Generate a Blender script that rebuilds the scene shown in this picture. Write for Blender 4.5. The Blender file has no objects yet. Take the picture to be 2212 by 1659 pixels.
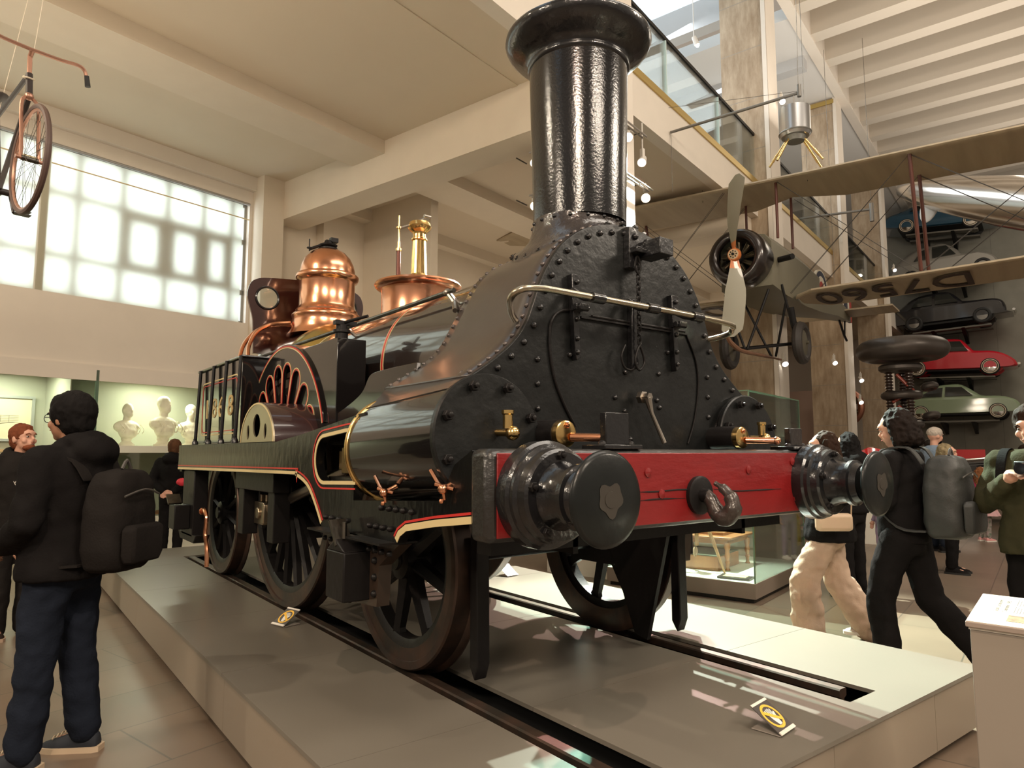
import bpy, math, random
from mathutils import Vector, Matrix, noise
from math import sin, cos, pi, radians, sqrt, atan2, hypot
random.seed(7)
sc = bpy.context.scene
col = sc.collection
# ---------------------------------------------------------------- camera, world, exposure
cam_d = bpy.data.cameras.new('camera'); cam = bpy.data.objects.new('camera', cam_d); col.objects.link(cam)
cam.location = (0, 0, 1.55); cam.rotation_euler = (radians(90 + 5.738), 0, radians(-37.3))
cam_d.sensor_width = 36; cam_d.lens = 36 * 1473 / 2212; cam_d.clip_end = 200
sc.camera = cam
sc.view_settings.view_transform = 'Standard'; sc.view_settings.look = 'None'
sc.view_settings.exposure = 0.0; sc.view_settings.gamma = 1; sc.view_settings.use_curve_mapping = False
w = bpy.data.worlds.new('world'); sc.world = w; w.use_nodes = True
wn = w.node_tree; bg = wn.nodes['Background']
bg.inputs[0].default_value = (1.0, 0.83, 0.66, 1); bg.inputs[1].default_value = 0.36
TH = radians(14.7)                    # the building is turned against the engine
BD = Vector((cos(TH), sin(TH), 0)); AD = Vector((-sin(TH), cos(TH), 0))
def W(b, a, z=0): return BD * b + AD * a + Vector((0, 0, z))
def lamp(kind, name, loc, energy, color, target=None, **k):
    d = bpy.data.lights.new(name, kind); d.energy = energy; d.color = color
    for a, v in k.items(): setattr(d, a, v)
    o = bpy.data.objects.new(name, d); col.objects.link(o); o.location = loc
    if target is not None: o.rotation_euler = (Vector(target) - Vector(loc)).to_track_quat('-Z', 'Y').to_euler()
    return o
WARM = (1, .78, .55); NEUT = (1, .9, .78)
# area lights: the gallery rooflight, and unseen fills added over nave, hall and aisle
lamp('AREA', 'nave_streak_fill', W(6, -2.5, 11.0), 520, (1, .9, .78), W(6, -2.4, 0), shape='RECTANGLE', size=9, size_y=3)  # added overhead area light, there for highlight streaks
lamp('AREA', 'gallery_rooflight', W(13, 7.6, 11.6), 700, (.86, .94, 1), W(13, 7.0, 7.5), shape='RECTANGLE', size=14, size_y=3)
lamp('AREA', 'far_nave_light', W(25, -2, 11.2), 420, (1, .88, .72), W(25, -1, 0), shape='RECTANGLE', size=10, size_y=4)
lamp('AREA', 'nave_ceiling_fill', W(20, 0, 8.6), 520, (1, .9, .78), W(20, 0, 14), shape='RECTANGLE', size=16, size_y=5)  # added upward fill without a fixture, brightens the ceiling ribs
lamp('AREA', 'near_nave_ceiling_fill', W(9, -2, 9.2), 300, (1, .9, .78), W(9, -2, 14), shape='RECTANGLE', size=8, size_y=5)  # second added upward fill, for the nearer ribs
lamp('AREA', 'rear_fill', (-4.5, -4.5, 7.0), 430, (1, .84, .66), (2, 5, 2), shape='RECTANGLE', size=2.2, size_y=1.2)  # added area light behind the camera, gives glints on the black paint
lamp('AREA', 'rear_fill', (3.5, -6.0, 7.5), 300, (1, .84, .68), (3, 4, 2), shape='RECTANGLE', size=2.4, size_y=1.0)  # another added light behind the camera, for glints and front fill
lamp('AREA', 'side_fill', (-6.5, 3.0, 5.5), 260, (1, .84, .66), (1, 6, 2.5), shape='RECTANGLE', size=1.6, size_y=1.0)  # added area light out of view at the left, same fill
lamp('AREA', 'right_fill', (10.5, -3.5, 7.5), 420, (1, .86, .70), (6, 4, 1), shape='RECTANGLE', size=2.5, size_y=1.4)  # added area light out of view at the right
lamp('AREA', 'aisle_ceiling_fill', W(.5, 7.6, 3.3), 115, (1, .86, .66), W(.5, 7.6, 8), shape='RECTANGLE', size=6, size_y=4.5)  # added upward fill brightening the aisle ceiling
lamp('AREA', 'far_aisle_ceiling_fill', W(14, 8, 3.3), 110, (1, .84, .64), W(14, 8, 8), shape='RECTANGLE', size=12, size_y=4)  # the same added upward fill further down the aisle
# track spots (fixtures are built with the tracks further down)
SPOTS = [  # position, target, energy, colour, size deg
    (W(8.5, 4.05, 5.6), (4.2, 3.4, .4), 7200, (.88, 1.0, .88), 74),
    (W(7.62, 4.08, 5.0), (4.4, 2.4, .4), 2600, (.60, 1.0, .84), 60),
    (W(8.75, 4.0, 4.75), (3.3, 4.2, .6), 2000, (1, .68, .62), 60),
    (W(7.75, 4.75, 5.3), (2.2, 5.6, 2.4), 500, (1, .84, .62), 70),
    (W(7.75, 4.6, 4.6), (2.7, 7.5, 2.8), 380, (1, .84, .62), 70)]
SPOTS += [(W(7.98, 4.1, 5.72), (2.7, 2.9, .35), 2600, (1, .60, .55), 44), (W(7.5, 4.1, 4.9), (2.7, 3.1, .35), 1500, (.35, 1, .8), 44)]
for i, (p, t, e, c, s) in enumerate(SPOTS):
    lamp('SPOT', 'track_spot', p, e, c, t, spot_size=radians(s), spot_blend=.35, shadow_soft_size=.018)
lamp('SPOT', 'front_spot', (-1.2, -1.0, 6.0), 700, (1, .74, .56), (2.3, 3.2, .6), spot_size=radians(64), spot_blend=.5, shadow_soft_size=.06)
lamp('SPOT', 'front_spot', (2.0, -3.2, 6.5), 330, (1, .84, .66), (2.9, 3.4, 1.2), spot_size=radians(60), spot_blend=.6, shadow_soft_size=.08)
lamp('SPOT', 'side_spot', (-2.6, 5.4, 6.0), 420, (1, .86, .66), (2.0, 5.6, 1.6), spot_size=radians(80), spot_blend=.6, shadow_soft_size=.06)

# ---------------------------------------------------------------- materials
MATS = {}
def mat(name, c, rough=.5, metal=0., coat=0., bump=0., bscale=20., var=0., vscale=3., emit=0., alpha=1., trans=0., spec=.5, c2=None, ior=1.45, stretch=None, coatr=.05):
    if name in MATS: return MATS[name]
    m = bpy.data.materials.new(name); m.use_nodes = True; nt = m.node_tree; N = nt.nodes; L = nt.links
    b = N['Principled BSDF']; c = tuple(c) + (1,)
    b.inputs['Base Color'].default_value = c; b.inputs['Roughness'].default_value = rough; b.inputs['Metallic'].default_value = metal
    b.inputs['Coat Weight'].default_value = coat; b.inputs['Coat Roughness'].default_value = coatr; b.inputs['Specular IOR Level'].default_value = spec
    b.inputs['IOR'].default_value = ior
    if emit: b.inputs['Emission Color'].default_value = c; b.inputs['Emission Strength'].default_value = emit
    if trans: b.inputs['Transmission Weight'].default_value = trans
    tc = N.new('ShaderNodeTexCoord'); vec = tc.outputs['Object']
    if stretch:
        mp = N.new('ShaderNodeMapping'); mp.inputs['Scale'].default_value = stretch; L.new(vec, mp.inputs['Vector']); vec = mp.outputs[0]
    if bump:
        n = N.new('ShaderNodeTexNoise'); n.inputs['Scale'].default_value = bscale; n.inputs['Detail'].default_value = 4; L.new(vec, n.inputs['Vector'])
        bp = N.new('ShaderNodeBump'); bp.inputs['Strength'].default_value = bump; bp.inputs['Distance'].default_value = .01
        L.new(n.outputs['Fac'], bp.inputs['Height']); L.new(bp.outputs[0], b.inputs['Normal']); L.new(bp.outputs[0], b.inputs['Coat Normal'])
    if var or c2:
        n = N.new('ShaderNodeTexNoise'); n.inputs['Scale'].default_value = vscale; n.inputs['Detail'].default_value = 6; L.new(vec, n.inputs['Vector'])
        r = N.new('ShaderNodeValToRGB'); r.color_ramp.elements[0].position = .35; r.color_ramp.elements[1].position = .65
        d = tuple(x * (1 - var) for x in c[:3]) + (1,) if c2 is None else tuple(c2) + (1,)
        r.color_ramp.elements[0].color = d; r.color_ramp.elements[1].color = c
        L.new(n.outputs['Fac'], r.inputs[0]); L.new(r.outputs[0], b.inputs['Base Color'])
    MATS[name] = m; return m
def glassmat(name, c=(.965, 1, .98), a=.12, rough=.02):
    m = bpy.data.materials.new(name); m.use_nodes = True; nt = m.node_tree; N = nt.nodes; L = nt.links
    N.remove(N['Principled BSDF']); out = N['Material Output']
    t = N.new('ShaderNodeBsdfTransparent'); t.inputs[0].default_value = tuple(c) + (1,)
    g = N.new('ShaderNodeBsdfGlossy'); g.inputs['Roughness'].default_value = rough
    fr = N.new('ShaderNodeFresnel'); fr.inputs[0].default_value = 1.45
    ad = N.new('ShaderNodeMath'); ad.operation = 'MULTIPLY_ADD'; ad.inputs[1].default_value = .8; ad.inputs[2].default_value = a * .3
    L.new(fr.outputs[0], ad.inputs[0]); mx = N.new('ShaderNodeMixShader'); L.new(ad.outputs[0], mx.inputs[0]); L.new(t.outputs[0], mx.inputs[1]); L.new(g.outputs[0], mx.inputs[2])
    L.new(mx.outputs[0], out.inputs[0]); MATS[name] = m; return m
black = mat('black_paint', (.008, .008, .009), .32, coat=.8, spec=.25, bump=.2, bscale=38, coatr=.08)
blacks = mat('black_enamel', (.007, .006, .006), .16, coat=.8, spec=.25, bump=.03, bscale=5)
blackr = mat('black_worn_plate', (.009, .010, .010), .38, coat=.35, spec=.2, bump=.28, bscale=20, var=.45, vscale=5, coatr=.3)
blackm = mat('black_matte_iron', (.009, .008, .008), .42, spec=.25, bump=.2, bscale=20)
wrapm = mat('brown_black_plate', (.036, .029, .027), .30, coat=.7, bump=.10, bscale=6, var=.2, vscale=3, coatr=.2)
tyre = mat('steel_tyre', (.10, .058, .042), .38, metal=.75, bump=.1, bscale=20, c2=(.05, .04, .035), vscale=6)
copper = mat('copper', (.86, .42, .25), .22, metal=1, bump=.04, bscale=8, c2=(.76, .36, .2), vscale=4)
brass = mat('brass', (.80, .55, .22), .2, metal=1, bump=.03, bscale=10)
brassd = mat('dull_brass', (.45, .32, .13), .3, metal=1, bump=.04, bscale=6, c2=(.30, .2, .09), vscale=3)
steel = mat('bright_steel', (.42, .38, .33), .3, metal=1, bump=.05, bscale=30)
steeld = mat('worn_steel', (.18, .165, .14), .35, metal=1, bump=.2, bscale=30, var=.4, vscale=12)
red = mat('red_beam_paint', (.20, .008, .009), .38, coat=.25, bump=.35, bscale=9, var=.14, vscale=4, stretch=(1, 1, 3), coatr=.3)
redl = mat('red_lining', (.50, .03, .025), .4); cream = mat('cream_lining', (.62, .50, .26), .4)
plaster = mat('cream_plaster', (.66, .575, .46), .75, bump=.03, bscale=4, var=.03)
plasterw = mat('pale_plaster', (.72, .655, .57), .7, var=.03)
ceilm = mat('ceiling_paint', (.62, .53, .41), .8, var=.03, vscale=1)
whitep = mat('white_paint', (.72, .68, .60), .6)
gold = mat('gold_trim', (.50, .36, .12), .35, metal=.6)
glass = glassmat('glass')

# ---------------------------------------------------------------- mesh helpers
class M:
    def __init__(s, off=(0, 0, 0), T=None): s.v = []; s.f = []; s.mi = []; s.cur = 0; s.off = Vector(off); s.T = T; s.mats = []
    def add(s, vs, fs):
        n = len(s.v)
        for p in vs:
            p = Vector(p)
            if s.T is not None: p = s.T @ p
            s.v.append(p + s.off)
        for f in fs: s.f.append([n + i for i in f]); s.mi.append(s.cur)
        return s
    def box(s, x0, x1, y0, y1, z0, z1):
        v = [(x, y, z) for z in (z0, z1) for y in (y0, y1) for x in (x0, x1)]
        return s.add(v, [(0, 2, 3, 1), (4, 5, 7, 6), (0, 1, 5, 4), (2, 6, 7, 3), (0, 4, 6, 2), (1, 3, 7, 5)])
    def cbox(s, c, d, R=None):
        h = [x / 2 for x in d]; v = []
        for z in (-h[2], h[2]):
            for y in (-h[1], h[1]):
                for x in (-h[0], h[0]):
                    p = Vector((x, y, z)); p = (R @ p) if R else p; v.append(p + Vector(c))
        return s.add(v, [(0, 2, 3, 1), (4, 5, 7, 6), (0, 1, 5, 4), (2, 6, 7, 3), (0, 4, 6, 2), (1, 3, 7, 5)])
    def loft(s, rings, closed=True, caps=True):
        n = len(rings[0]); v = [p for r in rings for p in r]; f = []
        for i in range(len(rings) - 1):
            for j in range(n if closed else n - 1):
                k = (j + 1) % n; f.append((i * n + j, i * n + k, (i + 1) * n + k, (i + 1) * n + j))
        if caps and closed: f.append(tuple(range(n))[::-1]); f.append(tuple((len(rings) - 1) * n + j for j in range(n)))
        return s.add(v, f)
    def lathe(s, prof, c, axis=(0, 0, 1), n=32, caps=True):
        q = Vector(axis).to_track_quat('Z', 'Y'); c = Vector(c)
        return s.loft([[c + q @ Vector((max(r, 1e-4) * cos(2 * pi * j / n), max(r, 1e-4) * sin(2 * pi * j / n), h)) for j in range(n)] for r, h in prof], True, caps)
    def cyl(s, p0, p1, r0, r1=None, n=16):
        p0 = Vector(p0); p1 = Vector(p1); r1 = r0 if r1 is None else r1
        return s.lathe([(r0, 0), (r1, (p1 - p0).length)], p0, p1 - p0, n)
    def tube(s, pts, r, n=8, closed=False, sm=0):
        pts = [Vector(p) for p in pts]
        if sm: pts = smooth(pts, sm, closed)
        N = len(pts); rr = r if isinstance(r, (list, tuple)) else [r] * N
        if len(rr) != N: rr = [rr[min(len(rr) - 1, int(i * (len(rr) - 1) / (N - 1) + .5))] for i in range(N)]
        rings = []; up = None
        for i, p in enumerate(pts):
            if closed: t = pts[(i + 1) % N] - pts[i - 1]
            else: t = pts[min(i + 1, N - 1)] - pts[max(i - 1, 0)]
            if t.length < 1e-9: t = Vector((0, 0, 1))
            t.normalize()
            if up is None: up = t.orthogonal().normalized()
            up = (up - t * up.dot(t)); up = up.normalized() if up.length > 1e-6 else t.orthogonal().normalized()
            sd = t.cross(up); rings.append([p + (up * cos(2 * pi * j / n) + sd * sin(2 * pi * j / n)) * rr[i] for j in range(n)])
        if closed: rings.append(rings[0]); return s.loft(rings, True, False)
        return s.loft(rings)
    def ell(s, c, r, n=16, R=None):
        c = Vector(c); m = n // 2; r = r if isinstance(r, (list, tuple)) else (r, r, r); rings = []
        for i in range(m + 1):
            t = pi * i / m; ring = []
            for j in range(n):
                p = Vector((r[0] * max(sin(t), 1e-3) * cos(2 * pi * j / n), r[1] * max(sin(t), 1e-3) * sin(2 * pi * j / n), -r[2] * cos(t)))
                ring.append(c + (R @ p if R else p))
            rings.append(ring)
        return s.loft(rings)
    def prism(s, poly, a, b, pl='yz'):
        def P(u, v, w): return {'yz': (w, u, v), 'xz': (u, w, v), 'xy': (u, v, w)}[pl]
        n = len(poly); v = [P(u, q, a) for u, q in poly] + [P(u, q, b) for u, q in poly]
        f = [tuple(range(n))[::-1], tuple(range(n, 2 * n))] + [(i, (i + 1) % n, n + (i + 1) % n, n + i) for i in range(n)]
        return s.add(v, f)
    def ribbon(s, pts, wd, x, t, closed=False):      # flat strip in a yz plane at x, thickness t
        P = [Vector((0, p[0], p[1])) for p in pts]; N = len(P); rings = []
        for i, p in enumerate(P):
            d = (P[(i + 1) % N] - P[i - 1]) if closed else P[min(i + 1, N - 1)] - P[max(i - 1, 0)]
            d.normalize(); nn = Vector((0, -d.z, d.y)) * wd / 2
            rings.append([p + nn + Vector((x, 0, 0)), p + nn + Vector((x + t, 0, 0)), p - nn + Vector((x + t, 0, 0)), p - nn + Vector((x, 0, 0))])
        if closed: rings.append(rings[0])
        return s.loft(rings, True, not closed)
    def torus(s, c, R, r, axis=(0, 0, 1), n=32, m=10, sz=1.):
        q = Vector(axis).to_track_quat('Z', 'Y'); c = Vector(c)
        rings = [[c + q @ Vector(((R + r * cos(2 * pi * j / m)) * cos(2 * pi * i / n), (R + r * cos(2 * pi * j / m)) * sin(2 * pi * i / n), r * sz * sin(2 * pi * j / m))) for j in range(m)] for i in range(n + 1)]
        return s.loft(rings, True, False)
    def bolt(s, p, d, r, h, nut=True):
        d = Vector(d).normalized(); p = Vector(p)
        if nut: s.lathe([(r, 0), (r, h * .55), (r * .9, h * .6)], p, d, 6); s.lathe([(r * .5, h * .55), (r * .5, h * .95), (r * .3, h)], p, d, 8)
        else: s.lathe([(r, 0), (r * .92, h * .5), (r * .6, h * .85), (r * .15, h)], p, d, 10)
        return s
def smooth(pts, k=4, closed=False):
    N = len(pts); out = []
    for i in range(N if closed else N - 1):
        g = (lambda j: pts[j % N]) if closed else (lambda j: pts[min(max(j, 0), N - 1)])
        p0, p1, p2, p3 = g(i - 1), g(i), g(i + 1), g(i + 2)
        for j in range(k):
            t = j / k; out.append(.5 * ((2 * p1) + (p2 - p0) * t + (2 * p0 - 5 * p1 + 4 * p2 - p3) * t * t + (3 * p1 - p0 - 3 * p2 + p3) * t ** 3))
    if not closed: out.append(pts[-1])
    return out
def sm2(pts, k=4, closed=False): return [(p.x, p.y) for p in smooth([Vector((a, b, 0)) for a, b in pts], k, closed)]
def link(name, me, parent=None):
    o = bpy.data.objects.new(name, me); col.objects.link(o)
    if parent: o.parent = parent
    return o
def put(name, m, mt, parent=None, ang=35, bevel=0, sub=0):
    me = bpy.data.meshes.new(name); me.from_pydata([tuple(p) for p in m.v], [], m.f); me.validate()
    ms = mt if isinstance(mt, (list, tuple)) else [mt]
    for x in ms: me.materials.append(x)
    if len(ms) > 1 and len(me.polygons) == len(m.mi): me.polygons.foreach_set('material_index', m.mi)
    import bmesh
    bm = bmesh.new(); bm.from_mesh(me); bmesh.ops.recalc_face_normals(bm, faces=bm.faces); bm.to_mesh(me); bm.free()
    if ang:
        me.polygons.foreach_set('use_smooth', [True] * len(me.polygons)); me.set_sharp_from_angle(angle=radians(ang))
    o = link(name, me, parent)
    if bevel:
        b = o.modifiers.new('b', 'BEVEL'); b.width = bevel; b.segments = 2; b.limit_method = 'ANGLE'; b.angle_limit = radians(40)
    if sub: b = o.modifiers.new('s', 'SUBSURF'); b.levels = sub; b.render_levels = sub
    return o
def tag(o, label=None, cat=None, group=None, kind=None):
    if label: o['label'] = label
    if cat: o['category'] = cat
    if group: o['group'] = group
    if kind: o['kind'] = kind
    return o
def empty(name, loc, rz, label, cat, group=None):
    o = bpy.data.objects.new(name, None); col.objects.link(o); o.location = loc; o.rotation_euler = (0, 0, rz); o.empty_display_size = .2
    return tag(o, label, cat, group)
def struct(name, m, mt, rz=TH, **k):
    o = put(name, m, mt, **k); o.rotation_euler = (0, 0, rz); o['kind'] = 'structure'; return o
def plate(m, outer, holes, t0, t1, mp, res=1):       # flat plate with holes; mp(u, v, w) -> xyz
    cu = bpy.data.curves.new('tmp', 'CURVE'); cu.dimensions = '2D'; cu.fill_mode = 'BOTH'
    for pl in [outer] + list(holes):
        sp = cu.splines.new('POLY'); sp.points.add(len(pl) - 1); sp.use_cyclic_u = True
        for i, (a, b) in enumerate(pl): sp.points[i].co = (a, b, 0, 1)
    cu.extrude = .5; o = bpy.data.objects.new('tmp', cu); me = bpy.data.meshes.new_from_object(o)
    m.add([mp(v.co.x, v.co.y, t0 if v.co.z < 0 else t1) for v in me.vertices], [tuple(p.vertices) for p in me.polygons])
    bpy.data.objects.remove(o); bpy.data.curves.remove(cu); bpy.data.meshes.remove(me); return m
def text(m, s, size, mp, ext=.002, align='CENTER', spacing=1):
    cu = bpy.data.curves.new('tmp', 'FONT'); cu.body = s; cu.size = size; cu.extrude = ext; cu.align_x = align; cu.align_y = 'CENTER'; cu.resolution_u = 3; cu.space_character = spacing
    o = bpy.data.objects.new('tmp', cu); me = bpy.data.meshes.new_from_object(o)
    m.add([mp(v.co.x, v.co.y, v.co.z) for v in me.vertices], [tuple(p.vertices) for p in me.polygons])
    bpy.data.objects.remove(o); bpy.data.curves.remove(cu); bpy.data.meshes.remove(me); return m
def copy_tree(o, parent=None):
    c = o.copy(); col.objects.link(c)
    if parent: c.parent = parent
    for ch in [x for x in o.children]: copy_tree(ch, c)
    return c
def bake(o):
    dg = bpy.context.evaluated_depsgraph_get(); me = bpy.data.meshes.new_from_object(o.evaluated_get(dg)); o.modifiers.clear(); o.data = me; return o
def blob(name, m, mt, parent=None, vox=.012, sm=4, nz=0, nscale=.08, dec=0):     # union of closed shapes as one continuous skin
    o = put(name, m, mt, parent, ang=0)
    r = o.modifiers.new('r', 'REMESH'); r.mode = 'VOXEL'; r.voxel_size = vox; r.use_smooth_shade = True
    s = o.modifiers.new('s', 'SMOOTH'); s.factor = .5; s.iterations = sm
    bpy.context.view_layer.update(); bake(o); me = o.data
    if nz:
        for v in me.vertices:
            p = v.co / nscale; d = noise.noise(p) + .5 * noise.noise(p * 2.3 + Vector((3, 1, 7))); v.co += v.normal * d * nz
    me.polygons.foreach_set('use_smooth', [True] * len(me.polygons)); me.update()
    if not me.materials: me.materials.append(mt)
    return o
# ---------------------------------------------------------------- the room (local x = along the nave b, local y = across a)
def tilemat(name, c, c2, sx, sy, line, rough, rot=0):
    m = bpy.data.materials.new(name); m.use_nodes = True; nt = m.node_tree; N = nt.nodes; L = nt.links; b = N['Principled BSDF']
    tc = N.new('ShaderNodeTexCoord'); mp = N.new('ShaderNodeMapping'); mp.inputs['Rotation'].default_value = (0, 0, rot); L.new(tc.outputs['Object'], mp.inputs[0])
    br = N.new('ShaderNodeTexBrick'); br.inputs['Scale'].default_value = 1; br.inputs['Brick Width'].default_value = sx; br.inputs['Row Height'].default_value = sy
    br.inputs['Mortar Size'].default_value = .006; br.inputs['Color1'].default_value = tuple(c) + (1,); br.inputs['Color2'].default_value = tuple(c2) + (1,); br.inputs['Mortar'].default_value = tuple(line) + (1,)
    L.new(mp.outputs[0], br.inputs[0]); n = N.new('ShaderNodeTexNoise'); n.inputs['Scale'].default_value = 1.5; n.inputs['Detail'].default_value = 5; L.new(mp.outputs[0], n.inputs[0])
    mx = N.new('ShaderNodeMix'); mx.data_type = 'RGBA'; mx.blend_type = 'MULTIPLY'; mx.inputs[0].default_value = .35
    L.new(br.outputs['Color'], mx.inputs[6]); L.new(n.outputs['Color'], mx.inputs[7]); 
    cr = N.new('ShaderNodeHueSaturation'); cr.inputs['Saturation'].default_value = .0; cr.inputs['Value'].default_value = 1.7; L.new(n.outputs['Color'], cr.inputs['Color']); L.new(cr.outputs[0], mx.inputs[7])
    L.new(mx.outputs[2], b.inputs['Base Color']); b.inputs['Roughness'].default_value = rough; return m
floorm = tilemat('slate_floor', (.19, .135, .095), (.155, .118, .086), 1.2, .6, (.10, .08, .06), .34)
m = M(); m.box(-12, 45, -16, 12, -.1, 0); struct('floor', m, floorm)
ZC = 6.55; AF = 4.6; ZS = 11.9; AW = 11.2
# window wall
m = M()
m.box(-12, 9.2, AW, AW + .3, 2.86, 3.86); m.box(-12, 9.2, AW, AW + .3, 6.06, ZC)
m.box(6.56, 9.2, AW, AW + .3, 3.86, 6.06)
m.box(-12, 9.2, AW - .12, AW, 6.3, ZC)
m.box(-12, 45, AW + .3, AW + .5, 2.86, ZC + .3); struct('wall_left', m, plasterw)
m = M(); m.box(6.62, 7.04, AW - .35, AW, 2.86, ZC); m.box(8.0, 45, AW - .25, AW, 0, ZC); m.box(7.04, 8.0, AW - .02, AW, 2.86, ZC); struct('trim_1', m, plaster)
# lower recess: soffit, bulkhead and back wall of the portrait gallery
m = M(); m.box(-12, 7.7, AW + .0, AW + 3.2, 2.78, 2.86); m.box(-12, 7.7, AW - .04, AW + .0, 2.62, 2.86); struct('trim_2', m, plasterw)
gr = mat('case_lining', (.40, .41, .31), .7)
m = M(); m.box(-12, 9, AW + 1.3, AW + 1.4, 0, 2.8); m.box(7.6, 7.75, AW, AW + 1.4, 0, 2.8); struct('wall_case', m, gr)
# blinds in the windows, lit from outside
def blindmat():
    m = bpy.data.materials.new('window_blind'); m.use_nodes = True; nt = m.node_tree; N = nt.nodes; L = nt.links; b = N['Principled BSDF']
    b.inputs['Base Color'].default_value = (.6, .57, .48, 1); b.inputs['Roughness'].default_value = .9
    tr = b.inputs['Transmission Weight']; return m
blind_m = bpy.data.materials.new('roller_blind'); blind_m.use_nodes = True
_N = blind_m.node_tree.nodes; _L = blind_m.node_tree.links; _o = _N['Material Output']; _N.remove(_N['Principled BSDF'])
_d = _N.new('ShaderNodeBsdfDiffuse'); _d.inputs[0].default_value = (.62, .57, .46, 1); _t = _N.new('ShaderNodeBsdfTranslucent'); _t.inputs[0].default_value = (.84, .86, .80, 1)
_m = _N.new('ShaderNodeMixShader'); _m.inputs[0].default_value = .58; _L.new(_d.outputs[0], _m.inputs[1]); _L.new(_t.outputs[0], _m.inputs[2]); _L.new(_m.outputs[0], _o.inputs[0])
frm = mat('window_frame_paint', (.30, .28, .24), .6)
daym = mat('daylight_pane', (.80, .90, 1.0), .5, emit=5.6)
def window(n, b0, b1):
    w = link('window_%d' % n, bpy.data.meshes.new('w')); w.rotation_euler = (0, 0, TH); w['kind'] = 'structure'
    return w
lamps_w = []
def build_window(n, b0, b1, cols, first):
    # frame bars stand behind the translucent blind, the bright sky pane behind them
    W_ = b1 - b0; m = M(); y0, y1 = AW + .09, AW + .14
    xs = [b0 + W_ * t for t in cols]
    for x in xs: m.box(x - .05, x + .05, y0, y1, 3.86, 6.06)
    for z in (5.35, 4.42): m.box(b0, b1, y0, y1, z - .045, z + .045)
    m.box(b0, b1, y0, y1, 3.8, 3.9); m.box(b0, b1, y0, y1, 6.0, 6.1)
    for i in range(1, len(xs) - 2):                          # heavier opening lights
        x0, x1 = xs[i], xs[i + 1]
        for (a, c, d, e) in ((x0, x0 + .15, 4.42, 5.35), (x1 - .15, x1, 4.42, 5.35), (x0, x1, 5.2, 5.35), (x0, x1, 4.42, 4.54)): m.box(a, c, y0, y1, d, e)
    o = struct('window_%d' % n, m, frm)
    p = M(); p.box(b0, b1, AW + .24, AW + .26, 3.86, 6.06); q = put('pane', p, daym, o)
    p = M(); p.box(b0 - .1, b1 - (.12 if n == 1 else 0), AW + .02, AW + .024, 3.84, 6.02); q = put('blind', p, blind_m, o)
    p = M(); p.cyl((b0 - .1, AW - .0, 6.05), (b1, AW - .0, 6.05), .025); put('blind_roller', p, mat('grey_metal', (.45, .45, .45), .4, metal=.7), o)
    p = M(); p.box(b0, b1, AW + .008, AW + .016, 5.76, 5.778); put('blind_batten', p, mat('batten', (.62, .5, .3), .6), o)
    return o
build_window(1, 3.42, 6.56, [0, .12, .32, .54, .735, .9, 1.0][1:], 0)
build_window(2, -2.2, 3.3, [.0, .2, .4, .6, .8, .91], 0)
m = M(); m.box(3.3, 3.42, AW + .03, AW + .1, 3.86, 6.06); struct('trim_3', m, whitep)
# aisle ceiling, beams, edge of the upper floor
m = M(); m.box(-12, 45, AF + .15, AW + .3, ZC, ZC + .12); struct('ceiling', m, ceilm)
m = M(); m.box(7.04, 7.62, AF + .1, AW, 5.84, ZC); struct('trim_4', m, plaster)
m = M(); m.box(13.9, 14.5, AF + .1, AW, 6.2, ZC); m.box(20.5, 21.0, AF + .1, AW, 6.2, ZC); struct('trim_5', m, plaster)
m = M(); m.box(-12, 7.04, 8.1, 8.9, 6.33, ZC); m.box(7.62, 45, 8.1, 8.9, 6.33, ZC); m.box(7.62, 45, AW - .5, AW, 6.3, ZC); struct('trim_6', m, plaster)
m = M(); m.box(-12, 8.0, 5.4, 5.5, ZC - .012, ZC); struct('trim_7', m, ceilm)
m = M(); m.box(-12, 45, AF - .05, AF + .15, ZC - .0, 7.28); struct('trim_8', m, plasterw)
m = M(); m.box(-12, 45, AF - .08, AF - .02, 7.22, 7.34); struct('trim_9', m, gold)
m = M(); m.box(-12, 45, AF + .15, AW, 7.2, 7.28); struct('ceiling_upper_floor', m, mat('upper_floor', (.5, .45, .38), .6))
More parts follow.
